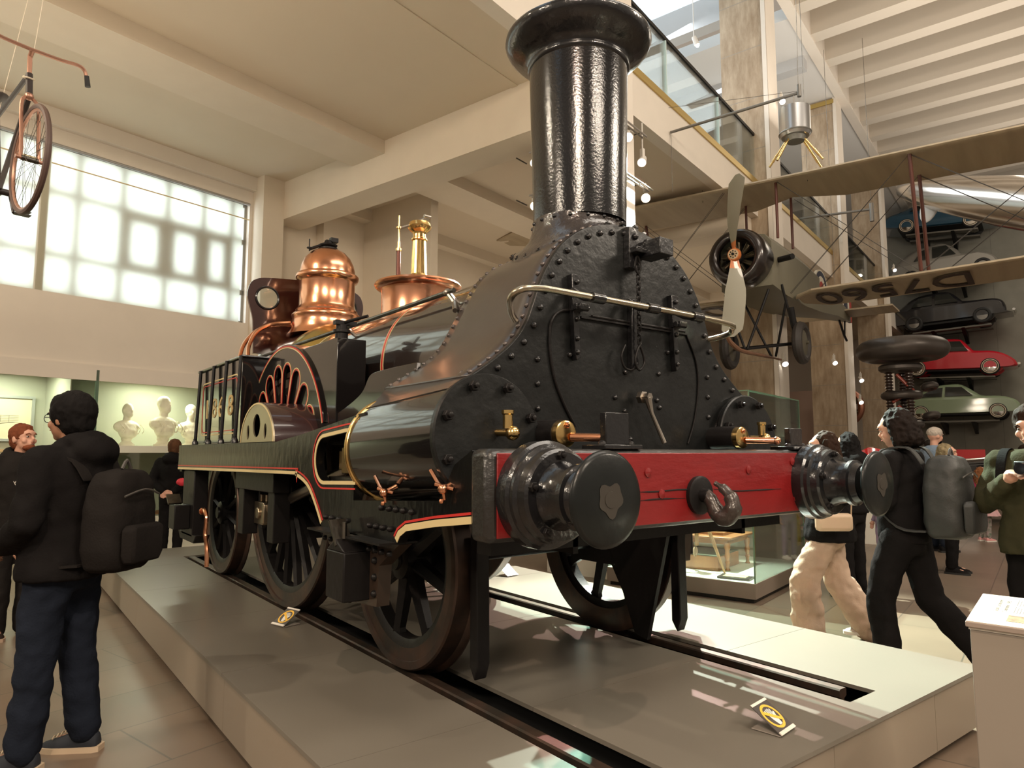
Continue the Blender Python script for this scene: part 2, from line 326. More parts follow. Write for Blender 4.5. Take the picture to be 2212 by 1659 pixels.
# concrete columns with pale cladding on the nave side
def concrete():
    m = bpy.data.materials.new('board_marked_stone'); m.use_nodes = True; nt = m.node_tree; N = nt.nodes; L = nt.links; b = N['Principled BSDF']
    tc = N.new('ShaderNodeTexCoord'); mp = N.new('ShaderNodeMapping'); mp.inputs['Scale'].default_value = (1, 1, .25); L.new(tc.outputs['Object'], mp.inputs[0])
    n = N.new('ShaderNodeTexNoise'); n.inputs['Scale'].default_value = 7; n.inputs['Detail'].default_value = 8; n.inputs['Roughness'].default_value = .65; L.new(mp.outputs[0], n.inputs[0])
    r = N.new('ShaderNodeValToRGB'); r.color_ramp.elements[0].position = .3; r.color_ramp.elements[0].color = (.28, .20, .125, 1); r.color_ramp.elements[1].position = .7; r.color_ramp.elements[1].color = (.48, .38, .27, 1)
    L.new(n.outputs['Fac'], r.inputs[0]); s = N.new('ShaderNodeSeparateXYZ'); L.new(tc.outputs['Object'], s.inputs[0])
    ml = N.new('ShaderNodeMath'); ml.operation = 'FRACT'; d = N.new('ShaderNodeMath'); d.operation = 'DIVIDE'; d.inputs[1].default_value = 1.15; L.new(s.outputs[2], d.inputs[0]); L.new(d.outputs[0], ml.inputs[0])
    g = N.new('ShaderNodeMath'); g.operation = 'LESS_THAN'; g.inputs[1].default_value = .015; L.new(ml.outputs[0], g.inputs[0])
    mx = N.new('ShaderNodeMix'); mx.data_type = 'RGBA'; mx.inputs[7].default_value = (.3, .26, .21, 1); L.new(g.outputs[0], mx.inputs[0]); L.new(r.outputs[0], mx.inputs[6]); L.new(mx.outputs[2], b.inputs['Base Color'])
    b.inputs['Roughness'].default_value = .8; bp = N.new('ShaderNodeBump'); bp.inputs['Strength'].default_value = .4; bp.inputs['Distance'].default_value = .02; L.new(n.outputs['Fac'], bp.inputs['Height']); L.new(bp.outputs[0], b.inputs['Normal'])
    return m
stone = concrete()
for i, b0 in enumerate((7.5, 14.35, 20.8, 27.5)):
    m = M(); m.box(b0, b0 + .6, AF - .3, AF + .65, 0, ZS if i < 3 else 11.5); o = struct('column', m, stone)
    m = M(); m.box(b0 - .03, b0 + .66, AF - .36, AF - .3, 0, ZS); m.box(b0 - .04, b0 - .0, AF - .36, AF - .27, 0, ZS); 
    if i == 0: m.box(b0 - .03, b0, AF - .36, AF + .65, 0, ZS)
    put('cladding', m, plasterw, o)
    if i >= 2: m = M(); m.box(b0 - .06, b0 - .02, AF - .3, AF + .65, ZS - .18, ZS - .06); put('gold_band', m, gold, o)
# glass balustrades on the upper floor
m = M(); m.box(-6, 14.6, AF - .02, AF + .0, 7.3, 8.38); 
o = struct('glass_balustrade', m, glass); m = M(); m.box(-6, 14.6, AF - .035, AF + .015, 8.36, 8.42); put('rail', m, blackm, o)
m = M(); 
for k in range(9): m.box(14.6 - 2.3 * k - .012, 14.6 - 2.3 * k + .012, AF - .03, AF + .01, 7.3, 8.38)
put('joint', m, mat('pale_edge', (.6, .75, .75), .3), o)
m = M(); m.box(15.9, 30, AF - .02, AF + .0, 7.3, 8.38); o = struct('glass_balustrade', m, glass); m = M(); m.box(15.9, 30, AF - .035, AF + .015, 8.36, 8.42); put('rail', m, blackm, o)
# upper storey: back wall, soffit of the next floor, rooflight strip
m = M(); m.box(-12, 45, 10.2, 10.4, 7.28, 14.5); struct('wall_upper', m, mat('upper_wall', (.62, .62, .62), .7))
m = M(); m.box(16.2, 45, 4.25, 10.4, ZS, ZS + .3); m.box(-12, 16.2, 8.4, 10.4, ZS, ZS + .3); struct('ceiling_gallery', m, mat('gallery_ceiling', (.66, .64, .61), .7))
m = M(); 
for k in range(6): m.box(2 + k * 3.2, 2.35 + k * 3.2, 4.4, 8.4, 11.6, 12.3)
struct('trim_10', m, mat('rooflight_beam', (.5, .5, .5), .6))
skym = mat('rooflight_glass', (.66, .80, .92), .5, emit=1.15)
m = M(); m.box(-12, 16.2, 4.2, 8.6, 13.0, 13.05); struct('window_3', m, skym)
# nave: ribbed ceiling and its edge girder, far end wall
m = M(); m.box(-12, 45, 4.0, 4.25, ZS - .05, 13.2); struct('trim_11', m, plasterw)
ribm = mat('rib_paint', (.56, .50, .42), .75)
m = M(); m.box(-12, 45, -16, 4.0, 13.1, 13.3); struct('ceiling_nave', m, ribm)
k = 0; b = 3.0
while b < 33:
    m = M(); m.box(b, b + .42, -16, 4.0, ZS, 13.1); k += 1; struct('trim_%d' % (11 + k), m, ribm); b += 1.42
m = M(); m.box(33.2, 33.4, -16, 5.0, 0, 13.2)
struct('wall_end', m, tilemat('end_wall_concrete', (.25, .24, .20), (.21, .205, .175), 40, 1.3, (.14, .13, .11), .8, 0))
m = M(); m.box(33.2, 33.4, 5.0, AW, 0, 13.2); struct('wall_far_aisle', m, mat('far_wall', (.5, .44, .38), .7))
m = M(); m.box(24, 24.15, 5.4, 9.5, 0, 3.6); struct('wall_partition', m, mat('pinkish_panel', (.36, .26, .22), .7))
m = M(); m.box(9.0, 9.2, 9.0, AW, 0, ZC); struct('wall_return', m, plaster)
# ---------------------------------------------------------------- display platform
deckm = mat('grey_deck', (.165, .148, .122), .30, var=.06, vscale=1.5, spec=.4)
XL, XR, YF, YB, ZP = 1.08, 4.52, 1.56, 9.6, .35
GL, GR = (1.86, 2.12), (3.38, 3.64)
YG = 1.74
plat = empty('display_platform', (2.8, 5, 0), 0, 'low grey display platform carrying the steam locomotive', 'platform')
of = (-2.8, -5, 0)
yb2 = 8.9
def deckpanels():
    k = 0
    ys = [1.56, 2.62, 4.04, 5.4, 6.8, 8.2, YB]
    xs = [XL, GL[0], GL[1], 2.85, GR[0], GR[1], XR]
    g = .0015
    m = M(of)
    for j in range(6):
        y0, y1 = ys[j] + g, ys[j + 1] - g
        if j == 0: y0 = YF
        for i in range(6):
            x0, x1 = xs[i], xs[i + 1]
            if i in (1, 4):
                if j == 0 and i == 4: m.box(x0, x1, YF, YG, ZP - .02, ZP)
                if j == 5: m.box(x0, x1, 8.75, y1, ZP - .02, ZP)
                continue
            m.box(x0, x1, y0, y1, ZP - .02, ZP)
    put('deck', m, deckm, plat, ang=0)
deckpanels()
sidem = mat('platform_side', (.26, .215, .165), .4)
m = M(of)
for y0, y1 in ((YF + .012, 4.02), (4.023, 6.8), (6.803, YB)): m.box(XL + .012, XL + .035, y0, y1, .045, ZP - .02)
for x0, x1 in ((XL + .012, 2.9), (2.903, 3.9), (3.903, XR - .012)): m.box(x0, x1, YF + .012, YF + .035, .045, ZP - .02)
m.box(XR - .035, XR - .012, YF, YB, .045, ZP - .02); m.box(XL, XR, YB - .03, YB - .01, .045, ZP - .02)
put('side_panel', m, sidem, plat, ang=0)
m = M(of); m.box(XL + .06, XR - .06, YF + .06, YB - .05, 0, .2); put('plinth', m, mat('black_base', (.01, .01, .01), .8), plat)
m = M(of)
for g in (GL, GR): m.box(g[0], g[1], YF + .05, 8.75, .22, .235)
put('rail_trough', m, mat('trough_black', (.008, .008, .008), .7), plat)
railm = mat('rail_steel', (.09, .055, .04), .42, metal=.6, c2=(.045, .038, .03), vscale=8, bump=.1)
def rail(x, y0, y1):
    m = M(of); pr = [(-.06, .235), (.06, .235), (.06, .25), (.012, .262), (.012, .30), (.034, .31), (.034, .342), (.026, .349), (-.026, .349), (-.034, .342), (-.034, .31), (-.012, .30), (-.012, .262), (-.06, .25)]
    m.prism([(x + a, b) for a, b in pr], y0, y1, 'xz'); put('rail', m, railm, plat, ang=25)
rail(1.945, 1.6, 8.7); rail(3.545, 1.86, 8.7)
# ---------------------------------------------------------------- the locomotive; lateral x, world y and z
CX = 2.745
LOF = (0, -5, -.349)
loco = empty('steam_locomotive', (CX, 5, .349), 0, 'black Victorian steam locomotive with copper dome, tall chimney and red buffer beam, on the platform', 'locomotive')
def LM(): return M(LOF)
def lp(name, m, mt, parent=None, **k): return put(name, m, mt, parent or loco, **k)
# frames with stripes
FT = [(7.6, 1.62), (4.66, 1.62), (4.17, 1.66), (3.38, 1.745), (3.38, 1.66), (3.5, 1.657), (3.79, 1.635)] + [(3.79 + .122 * cos(pi / 2 - pi * i / 12), 1.513 + .122 * sin(pi / 2 - pi * i / 12)) for i in range(1, 12)] + [(3.79, 1.391), (3.38, 1.405), (3.38, 1.30), (2.52, 1.345), (2.40, 1.5), (2.27, 1.56)]
FBm = [(2.27, 1.27), (2.55, 1.235)] + sm2([(2.8, 1.195), (2.86, 1.17), (2.89, 1.13)], 3) + [(3.80, 1.13)] + sm2([(3.83, 1.16), (3.93, 1.26), (4.05, 1.35), (4.25, 1.405), (4.4, 1.41)], 4) + [(7.6, 1.38)]
def caps(y0, z0, y1, z1, r, n=10):                # capsule outline in yz
    d = Vector((y1 - y0, z1 - z0)); a = atan2(d.y, d.x); o = []
    for i in range(n + 1): t = a - pi / 2 + pi * i / n; o.append((y1 + r * cos(t), z1 + r * sin(t)))
    for i in range(n + 1): t = a + pi / 2 + pi * i / n; o.append((y0 + r * cos(t), z0 + r * sin(t)))
    return o
slot = caps(2.75, 1.56, 3.79, 1.51, .125)
for s in (-1, 1):
    m = LM(); plate(m, FT + FBm, [], 1.165 * s, 1.215 * s, lambda u, v, w_: (w_, u, v)); f = lp('frame', m, mat('black_frame', (.004, .004, .004), .3, spec=.15, coat=.38, bump=.3, bscale=18, coatr=.1, stretch=(1, 1, .5)), bevel=.004)
    for off, wd, mt, nm in ((.014, .020, cream, 'cream_lining'), (.040, .009, redl, 'red_lining')):
        m = LM()
        if s < 0:
            x = -1.2155; t = -.003
            def shift(pts, d):
                o = []
                for i, p in enumerate(pts):
                    a = Vector(pts[max(i - 1, 0)]); b = Vector(pts[min(i + 1, len(pts) - 1)]); q = (b - a).normalized(); o.append((p[0] - q.y * d, p[1] + q.x * d))
                return o
            m.ribbon(shift(sm2([(3.815, 1.14), (3.86, 1.19), (3.94, 1.27), (4.05, 1.35), (4.25, 1.402), (4.5, 1.408), (7.6, 1.38)], 3), off), wd, x, t)
            m.ribbon(shift([(2.27, 1.27), (2.55, 1.235), (2.8, 1.195), (2.86, 1.165), (2.885, 1.135)], off), wd * (1.5 if off < .03 else 1.2), x, t)
            k = .122 + off * (.9 if off < .03 else 1.1); m.ribbon([(3.36, 1.541 + k), (3.5, 1.535 + k)] + [(3.79 + k * cos(pi / 2 - pi * i / 14), 1.513 + k * sin(pi / 2 - pi * i / 14)) for i in range(15)] + [(3.36, 1.527 - k)], wd, x, t)
        else: m.ribbon([(7.6, 1.38 + off), (4.5, 1.41 + off)], wd, 1.2155, .003)
        lp(nm, m, mt, f)
    # oval-slot rivets and foot step flange
    m = LM()
    for y in [2.95, 3.03, 3.1, 3.17, 3.45, 3.55, 3.65, 3.73]: m.bolt((s * 1.215, y, 1.19), (s, 0, 0), .015, .022, False); m.bolt((s * 1.215, y, 1.075), (s, 0, 0), .015, .022, False)
    for y in [2.75, 2.83, 2.9, 2.97, 3.05]: m.bolt((s * 1.215, y, 1.285), (s, 0, -.3), .015, .02, False)
    lp('rivets', m, blackm, f)
    m = LM(); m.box(s * 1.1, s * 1.3, 3.42, 3.80, 1.122, 1.132); m.box(s * 1.1, s * 1.3, 2.90, 3.28, 1.122, 1.132); lp('step_flange', m, blackm)
    m = LM(); m.prism([(3.80, 1.12), (2.9, 1.12), (3.1, 1.0), (3.12, .8), (3.42, .78), (3.55, 1.0), (3.72, 1.04)], 1.13 * s, 1.20 * s); lp('horn_plate', m, mat('brown_iron', (.035, .022, .015), .35, coat=.4))
    m = LM(); m.box(s * 1.14, s * 1.34, 3.2, 3.42, .82, 1.06); m.prism([(3.2, 1.06), (3.42, 1.06), (3.31, 1.12)], s * 1.2, s * 1.34); a = lp('oil_box', m, blackm, bevel=.008)
    m = LM(); m.cbox((s * 1.30, 3.34, 1.145), (.09, .15, .014), Matrix.Rotation(.9, 3, 'X')); m.cyl((s * 1.3, 3.29, 1.12), (s * 1.3, 3.29, 1.2), .012); lp('oil_box_lid', m, steeld, a)
    m = LM(); 
    for z in (.86, .94, 1.02, 1.08): m.bolt((s * 1.2, 3.14, z), (s, 0, 0), .018, .022, False)
    lp('bolts', m, blackm, a)
    # rear axle box and hangers
    m = LM(); m.box(s * 1.05, s * 1.18, 7.05, 7.5, .75, 1.38); m.box(s * 1.18, s * 1.32, 7.15, 7.4, .82, 1.05); m.prism([(6.9, .78), (7.65, .78), (7.55, .7), (7.0, .7)], s * 1.05, s * 1.18); lp('rear_axle_box', m, blackm, bevel=.008)
    m = LM(); m.cbox((s * 1.3, 7.3, 1.10), (.12, .14, .02), Matrix.Rotation(.6, 3, 'X')); lp('axle_box_lid', m, steeld)
    m = LM(); m.box(s * 1.0, s * 1.12, 4.95, 5.9, 1.26, 1.4); m.box(s * .98, s * 1.10, 4.98, 5.12, .9, 1.4); m.box(s * .98, s * 1.10, 5.72, 5.86, .9, 1.4); lp('spring_hanger', m, blackm, bevel=.006)
    m = LM(); m.tube([(s * 1.12, 6.93, 1.0), (s * 1.12, 6.86, 1.02), (s * 1.12, 6.78, .95), (s * 1.12, 6.8, .8), (s * 1.12, 6.72, .68), (s * 1.12, 6.7, .52)], .02, sm=4); m.torus((s * 1.12, 6.93, 1.0), .025, .01, (0, 1, 0), 12, 6); lp('copper_pipe', m, copper)
# foot plate and inner frames
m = LM(); m.box(-1.2, 1.2, 4.66, 7.6, 1.60, 1.625); m.prism([(4.66, 1.60), (4.66, 1.625), (4.17, 1.665), (3.3, 1.76), (3.3, 1.74), (4.17, 1.64)], -1.2, 1.2); lp('footplate', m, blackm)
m = LM(); m.box(-1.2, 1.2, 7.5, 7.6, 1.36, 1.62); lp('cross_member', m, blackm); m = LM()
m.box(-1.1, 1.0, 2.3, 2.4, 1.13, 1.2); lp('cross_member', m, blackm)
m = LM()
for s in (-1, 1): m.prism([(2.3, 1.5), (7.6, 1.55), (7.6, 1.1), (6.0, 1.1), (5.8, .95), (5.0, .95), (4.8, 1.15), (3.9, 1.15), (3.7, .8), (3.3, .8), (3.0, 1.1), (2.3, 1.1)], s * .62, s * .65)
lp('inner_frame', m, blackm)
m = LM(); m.prism([(2.75, 1.15), (3.35, 1.15), (3.05, .42), (2.95, .40)], .55, .58); lp('horn_guide', m, blackm)
# buffer beam
m = LM(); m.box(-1.245, 1.245, 2.12, 2.25, 1.205, 1.565); bb = lp('buffer_beam', m, mat('black_wood', (.014, .013, .012), .4, coat=.5, bump=.7, bscale=22, stretch=(.4, 1, 1), coatr=.25), bevel=.03)
m = LM(); m.box(-1.205, 1.205, 2.113, 2.121, 1.225, 1.548); pn = lp('red_panel', m, red, bb, bevel=.003)
ck = mat('crack_black', (.01, .006, .006), .9)
m = LM()
for pts in ([(-.45, 1.375), (-.3, 1.372), (-.15, 1.376), (.05, 1.37)], [(.12, 1.37), (.3, 1.355), (.5, 1.353), (.72, 1.352)], [(-1.19, 1.29), (-1.05, 1.292), (-.95, 1.30)], [(-.42, 1.335), (-.3, 1.338), (-.1, 1.334)]):
    P = [Vector((a, 2.1115, z)) for a, z in pts]; m.tube(P, [.001] + [.0035] * (len(P) - 2) + [.001], 6, sm=3)
lp('cracks', m, ck, pn)
for a, z in ((-.36, 1.46), (.42, 1.46), (.84, 1.50), (.86, 1.30), (-.27, 1.36), (-1.15, 1.42)): m = LM(); m.lathe([(.022, 0), (.022, .006), (.014, .008), (.004, .011)], (a, 2.113, z), (0, -1, 0), 12); lp('plug', m, red, pn)
# buffers
for s in (-1, 1):
    bx, bz = s * 1.0 , 1.385
    bx = -1.0 if s < 0 else 1.035
    m = LM(); m.lathe([(.212, 0), (.212, .055), (.200, .065), (.200, .085), (.185, .095), (.180, .13), (.168, .14), (.150, .142)], (bx, 2.113, bz), (0, -1, 0), 48); u = lp('buffer', m, black, ang=28)
    m = LM(); m.lathe([(.138, .13), (.122, .16), (.112, .20), (.112, .235), (.125, .24), (.125, .262), (.110, .268), (.100, .30)], (bx, 2.113, bz), (0, -1, 0), 48); lp('buffer_shank', m, black, u, ang=28)
    m = LM(); m.lathe([(.085, .28), (.10, .325), (.135, .35), (.168, .362), (.174, .37), (.172, .378), (.155, .387), (.08, .394), (.001, .396)], (bx, 2.113, bz), (0, -1, 0), 48); hd = lp('buffer_head', m, mat('buffer_face', (.010, .012, .012), .36, spec=.2, coat=.25, bump=.12, bscale=20, var=.3, coatr=.2), u, ang=50)
    m = LM(); m.lathe([(.03, .3955), (.0295, .3985), (.001, .399)], (bx, 2.113, bz), (0, -1, 0), 24)
    m.loft([[Vector((bx + (.058 + .007 * cos(5 * t + 1) + .005 * sin(3 * t)) * k * cos(t), 2.113 - (.3965 if k else .397), bz + (.058 + .007 * cos(5 * t + 1) + .005 * sin(3 * t)) * k * sin(t))) for t in [2 * pi * j / 30 for j in range(30)]] for k in (1, .02)], True, False)
    lp('worn_patch', m, mat('worn_brown', (.035, .03, .024), .5), hd)
    m = LM()
    for k in range(5): t = 2 * pi * (k + .3) / 5; m = LM(); m.bolt((bx + .155 * cos(t), 2.113 - .142, bz + .155 * sin(t)), (0, -1, 0), .019, .026); lp('nut', m, blackm, u)
# coupling hook
m = LM(); m.lathe([(.092, 0), (.092, .02), (.08, .026)], (.0, 2.113, 1.345), (0, -1, 0), 32); m.lathe([(.032, 0), (.032, .05), (.02, .055)], (.0, 2.10, 1.345), (0, -1, 0), 20); dp = lp('drawhook_plate', m, blackm)
m = LM(); hk = [(.0, 2.10, 1.345), (.0, 2.06, 1.345), (.005, 2.035, 1.31), (.01, 2.01, 1.262), (.015, 1.97, 1.248), (.02, 1.935, 1.285), (.02, 1.94, 1.335), (.02, 1.975, 1.375), (.015, 2.025, 1.405)]
m.tube(hk, [.026, .03, .034, .040, .044, .042, .034, .024, .012], 12, sm=4); lp('coupling_hook', m, mat('hook_iron', (.045, .035, .03), .38, metal=.3, coat=.5, bump=.4, bscale=30))
# lamp irons and fittings on top of the beam
for a, wd in ((-.50, .12), (.98, .1)):
    m = LM(); m.box(a - wd, a + wd, 2.12, 2.27, 1.565, 1.585); m.box(a - wd * .62, a + wd * .62, 2.16, 2.2, 1.585, 1.73 if a < 0 else 1.69); q = lp('lamp_socket', m, black, bevel=.004)
    m = LM(); m.bolt((a - wd * .75, 2.17, 1.585), (0, 0, 1), .02, .02, False); m.bolt((a + wd * .75, 2.17, 1.585), (0, 0, 1), .02, .02, False); lp('bolts', m, blackm, q)
# smokebox front
HP = [(0, 2.80), (.17, 2.777), (.345, 2.715), (.49, 2.61), (.59, 2.48), (.645, 2.37), (.685, 2.27), (.73, 2.17), (.80, 2.08), (.88, 2.01), (.97, 1.945), (1.04, 1.90)]
HP = sm2(HP, 4)
left = [(-a, b) for a, b in HP]; ol = left[::-1] + HP[1:]
m = LM(); m.prism([(1.05, 1.56)] + [(-1.05, 1.56)] + ol, 2.535, 2.56, 'xz')
sf = lp('smokebox_front', m, blackr, bevel=.005)
m = LM()
arc = [Vector((a, 0, b)) for a, b in ol]; L = 0; acc = []; step = .098; nxt = .04
for i in range(1, len(arc)):
    d = (arc[i] - arc[i - 1]).length
    while nxt <= L + d:
        t = (nxt - L) / d; p = arc[i - 1].lerp(arc[i], t); tg = (arc[i] - arc[i - 1]).normalized(); nn = Vector((tg.z, 0, -tg.x)); q = p + nn * .045; m.bolt((q.x, 2.536, q.z), (0, -1, 0), .017, .02, False); nxt += step
    L += d
for z in (2.0, 1.88, 1.76, 1.66): 
    for s in (-1, 1): m.bolt((s * .66, 2.536, z), (0, -1, 0), .016, .018, False)
for a, z in ((-.05, 1.98), (.22, 1.99), (-.06, 1.77), (.22, 1.80), (-.13, 1.84), (.05, 2.16), (-.02, 1.62), (.3, 2.12), (.2, 1.84), (-.45, 2.04)): m.bolt((a, 2.536, z), (0, -1, 0), .015, .018, False)
lp('rivets', m, black, sf)
m = LM(); m.tube([(-.38, 2.53, 2.27), (-.50, 2.53, 2.26), (-.57, 2.53, 2.2), (-.585, 2.53, 2.08), (-.56, 2.53, 1.93), (-.5, 2.53, 1.8), (-.42, 2.53, 1.68)], .008, sm=4)
m.box(-.38, .47, 2.518, 2.536, 2.235, 2.245); m.tube([(-.3, 2.525, 2.255), (.45, 2.525, 2.255)], .008)
m.tube([(.47, 2.53, 2.24), (.55, 2.53, 2.1), (.57, 2.53, 1.95), (.53, 2.53, 1.75), (.46, 2.53, 1.6)], .005, sm=4); lp('door_edge', m, blackm, sf)
m = LM()
for a in (-.43, .34):
    m = LM(); m.prism([(a - .03, 2.45), (a + .03, 2.45), (a + .035, 2.3), (a + .02, 2.2), (a + .03, 2.03), (a, 2.01), (a - .01, 2.05), (a - .02, 2.25)], 2.50, 2.536, 'xz')
    for z in (2.41, 2.22, 2.12, 2.05): m.bolt((a, 2.5, z), (0, -1, 0), .014, .02, False)
    m.box(a - .03, a + .03, 2.44, 2.51, 2.26, 2.29)
    m.cyl((a - .04, 2.47, 2.275), (a + .05, 2.47, 2.275), .016); lp('hinge_strap', m, black, sf, bevel=.003)
m = LM()
m.prism([(-.045, 2.78), (.03, 2.78), (.03, 2.55), (-.045, 2.55)], 2.49, 2.536, 'xz'); lp('bracket_plate', m, black, sf, bevel=.003); m = LM(); m.prism([(-.02, 2.38), (.02, 2.38), (.03, 2.0), (-.03, 2.0)], 2.50, 2.536, 'xz')
lp('hinge_strap', m, black, sf, bevel=.003)
m = LM(); m.box(-.04, .12, 2.44, 2.535, 2.63, 2.66); m.box(.03, .14, 2.34, 2.50, 2.61, 2.70); m.bolt((0, 2.49, 2.73), (0, -1, 0), .02, .02, False); lp('lamp_bracket', m, black, sf, bevel=.004)
m = LM(); z = 2.56; 
for k in range(16):
    c = Vector((.005, 2.475, z)); q = Vector((1, 0, 0)) if k % 2 else Vector((0, 1, 0))
    m.tube([c + Vector((0, 0, .02)) , c + q * .011 + Vector((0, 0, .008)), c + q * .011 - Vector((0, 0, .008)), c - Vector((0, 0, .02)), c - q * .011 - Vector((0, 0, .008)), c - q * .011 + Vector((0, 0, .008))], .0045, 6, closed=True); z -= .028
m.tube([(0, 2.475, 2.52 + .1), (-.02, 2.475, 2.56), (.0, 2.475, 2.52), (.025, 2.475, 2.56)], .006, 6, closed=True, sm=3)
m.tube([(.005, 2.475, 2.12), (-.02, 2.475, 2.08), (-.032, 2.475, 2.03), (0, 2.475, 1.99), (.04, 2.475, 2.03), (.03, 2.475, 2.08)], .007, 8, closed=True, sm=4)
m.tube([(-.09, 2.49, 2.12), (-.12, 2.49, 2.06), (-.10, 2.49, 2.0), (-.04, 2.49, 1.99), (.0, 2.49, 2.03)], .006, 8, sm=4)
lp('chain', m, blackm, sf)
m = LM(); m.tube([(-.73, 2.62, 2.20), (-.80, 2.56, 2.22), (-.90, 2.43, 2.25), (-.89, 2.37, 2.28), (-.80, 2.35, 2.295), (-.6, 2.35, 2.30), (.55, 2.35, 2.30), (.70, 2.38, 2.27), (.73, 2.45, 2.25), (.69, 2.56, 2.23)], .0165, 12, sm=5); hr = lp('handrail', m, mat('rail_brass_steel', (.42, .37, .28), .27, metal=1, bump=.05, bscale=40))
for a in (-.43, -.03, .34): m = LM(); m.cyl((a - .04, 2.35, 2.30), (a + .04, 2.35, 2.30), .026); m.tube([(a, 2.35, 2.30), (a - .02, 2.42, 2.31), (a - .03, 2.5, 2.36)], [.022, .015, .02], 10); lp('handrail_knob', m, black, hr)
m = LM(); m.lathe([(.035, 0), (.035, .03), (.022, .032), (.022, .07)], (.03, 2.5, 1.845), (0, -1, 0), 6); m.tube([(.03, 2.45, 1.84), (.05, 2.44, 1.76), (.10, 2.4, 1.60)], [.024, .011, .013], 10); lp('door_handle', m, steel, sf)
for a in (-.66, .70):
    m = LM(); m.lathe([(.062, 0), (.062, .03), (.055, .034)], (a, 2.36, 1.635), (0, -1, 0), 28); q = lp('gland_flange', m, brass)
    m = LM(); m.cyl((a + .03, 2.33, 1.62), (a + .12, 2.2, 1.617), .021, .018); m.ell((a + .125, 2.19, 1.617), .024, 12); m.bolt((a + .0, 2.33, 1.675), (0, -1, 0), .015, .02); lp('gland_rod', m, copper, q)
    m = LM(); m.cyl((a, 2.54, 1.635), (a, 2.36, 1.635), .068); lp('gland_boss', m, blackm, q)
# smokebox wrapper
def prof(s_, dz, k):                                # outline scaled about the boiler axis
    return [(a * k if b > 2.2 else a * (k + (1 - k) * 0), b) for a, b in ol]
m = LM(); rings = []
for i, y in enumerate([2.545, 2.7, 2.85, 3.0, 3.15, 3.30, 3.40]):
    t = i / 6; r = []
    for a, b in ol:
        g = min(1, max(0, (b - 1.95) / .5)); kk = 1 - .125 * t * g; r.append((a * kk - (0), y + (.0), b - .02 * t * g))
    rings.append([Vector(p) for p in r])
m.loft(rings, False, False)
rr = [[p * 1 for p in r] for r in rings]; 
wr = lp('smokebox', m, wrapm, ang=50); sol = wr.modifiers.new('s', 'SOLIDIFY'); sol.thickness = .012
m = LM()
for ring, y in ((rings[0], 2.585), (rings[-1], 3.37)):
    Ld = 0; nxt = .03; k = y
    for i in range(1, len(ring)):
        d = (ring[i] - ring[i - 1]).length
        while nxt <= Ld + d:
            p = ring[i - 1].lerp(ring[i], (nxt - Ld) / d); tg = (ring[i] - ring[i - 1]).normalized(); nn = Vector((tg.z, 0, -tg.x)) * -1
            q = Vector((p.x, y, p.z)); m.bolt(q + nn * .002, nn, .013, .012, False); nxt += .062
        Ld += d
for s in (-1, 1):
    for k in range(10): m.bolt((s * (1.0 - .014 * k), 2.62 + k * .08, 1.925), (s * .5, 0, 1), .012, .012, False)
lp('rivets', m, mat('bright_rivet', (.10, .085, .08), .25, metal=.5), wr)
# saddle flange bolts
m = LM(); m.lathe([(.50, 0), (.50, .015)], (0, 2.93, 2.775), (0, 0, 1), 4); 
m = LM(); rs = []
for i in range(33):
    t = 2 * pi * i / 32; 
for k, (r, h) in enumerate([(.43, .0), (.42, .012), (.36, .02), (.325, .04), (.305, .075), (.297, .11), (.295, .13), (.283, .135)]):
    ring = []
    for j in range(40):
        t = 2 * pi * j / 40; x = r * cos(t); base = 2.17 + sqrt(max(.0, .625 ** 2 - min(abs(x), .6) ** 2)); g = max(0, 1 - h / .11); z = base * g + (2.78) * (1 - g) + h
        if k == 0: z = base
        ring.append(Vector((x, 2.93 + r * .88 * sin(t), z)))
    rs.append(ring)
m.loft(rs, True, False); sd = lp('chimney_base', m, mat('black_flange', (.03, .026, .026), .25, coat=.8, bump=.35, bscale=40), ang=50)
m = LM()
for j in range(26): t = 2 * pi * j / 26; x = .405 * cos(t); m.bolt((x, 2.93 + .40 * sin(t), 2.17 + sqrt(.625 ** 2 - x * x) + .003), (x, 0, .6), .02, .02)
for j in range(18): t = 2 * pi * j / 18; m.bolt((.297 * cos(t), 2.93 + .262 * sin(t), 2.885), (cos(t), sin(t), .3), .012, .012, False)
lp('bolts', m, black, sd)
m = LM(); m.lathe([(.280, 2.90), (.283, 3.1), (.292, 3.45), (.300, 3.88)], (0, 2.93, 0), (0, 0, 1), 64, False); ch = lp('chimney', m, mat('black_chimney', (.006, .006, .007), .24, spec=.2, coat=.8, bump=.14, bscale=70, coatr=.12), ang=50)
m = LM(); m.lathe([(.300, 3.87), (.312, 3.88), (.314, 3.90), (.308, 3.912), (.316, 3.93), (.345, 3.95), (.395, 3.98), (.432, 4.015), (.449, 4.05), (.447, 4.068), (.425, 4.085), (.38, 4.105), (.33, 4.125), (.29, 4.135), (.28, 4.12), (.27, 3.95)], (0, 2.93, 0), (0, 0, 1), 64, False); lp('chimney_cap', m, black, ch, ang=50)
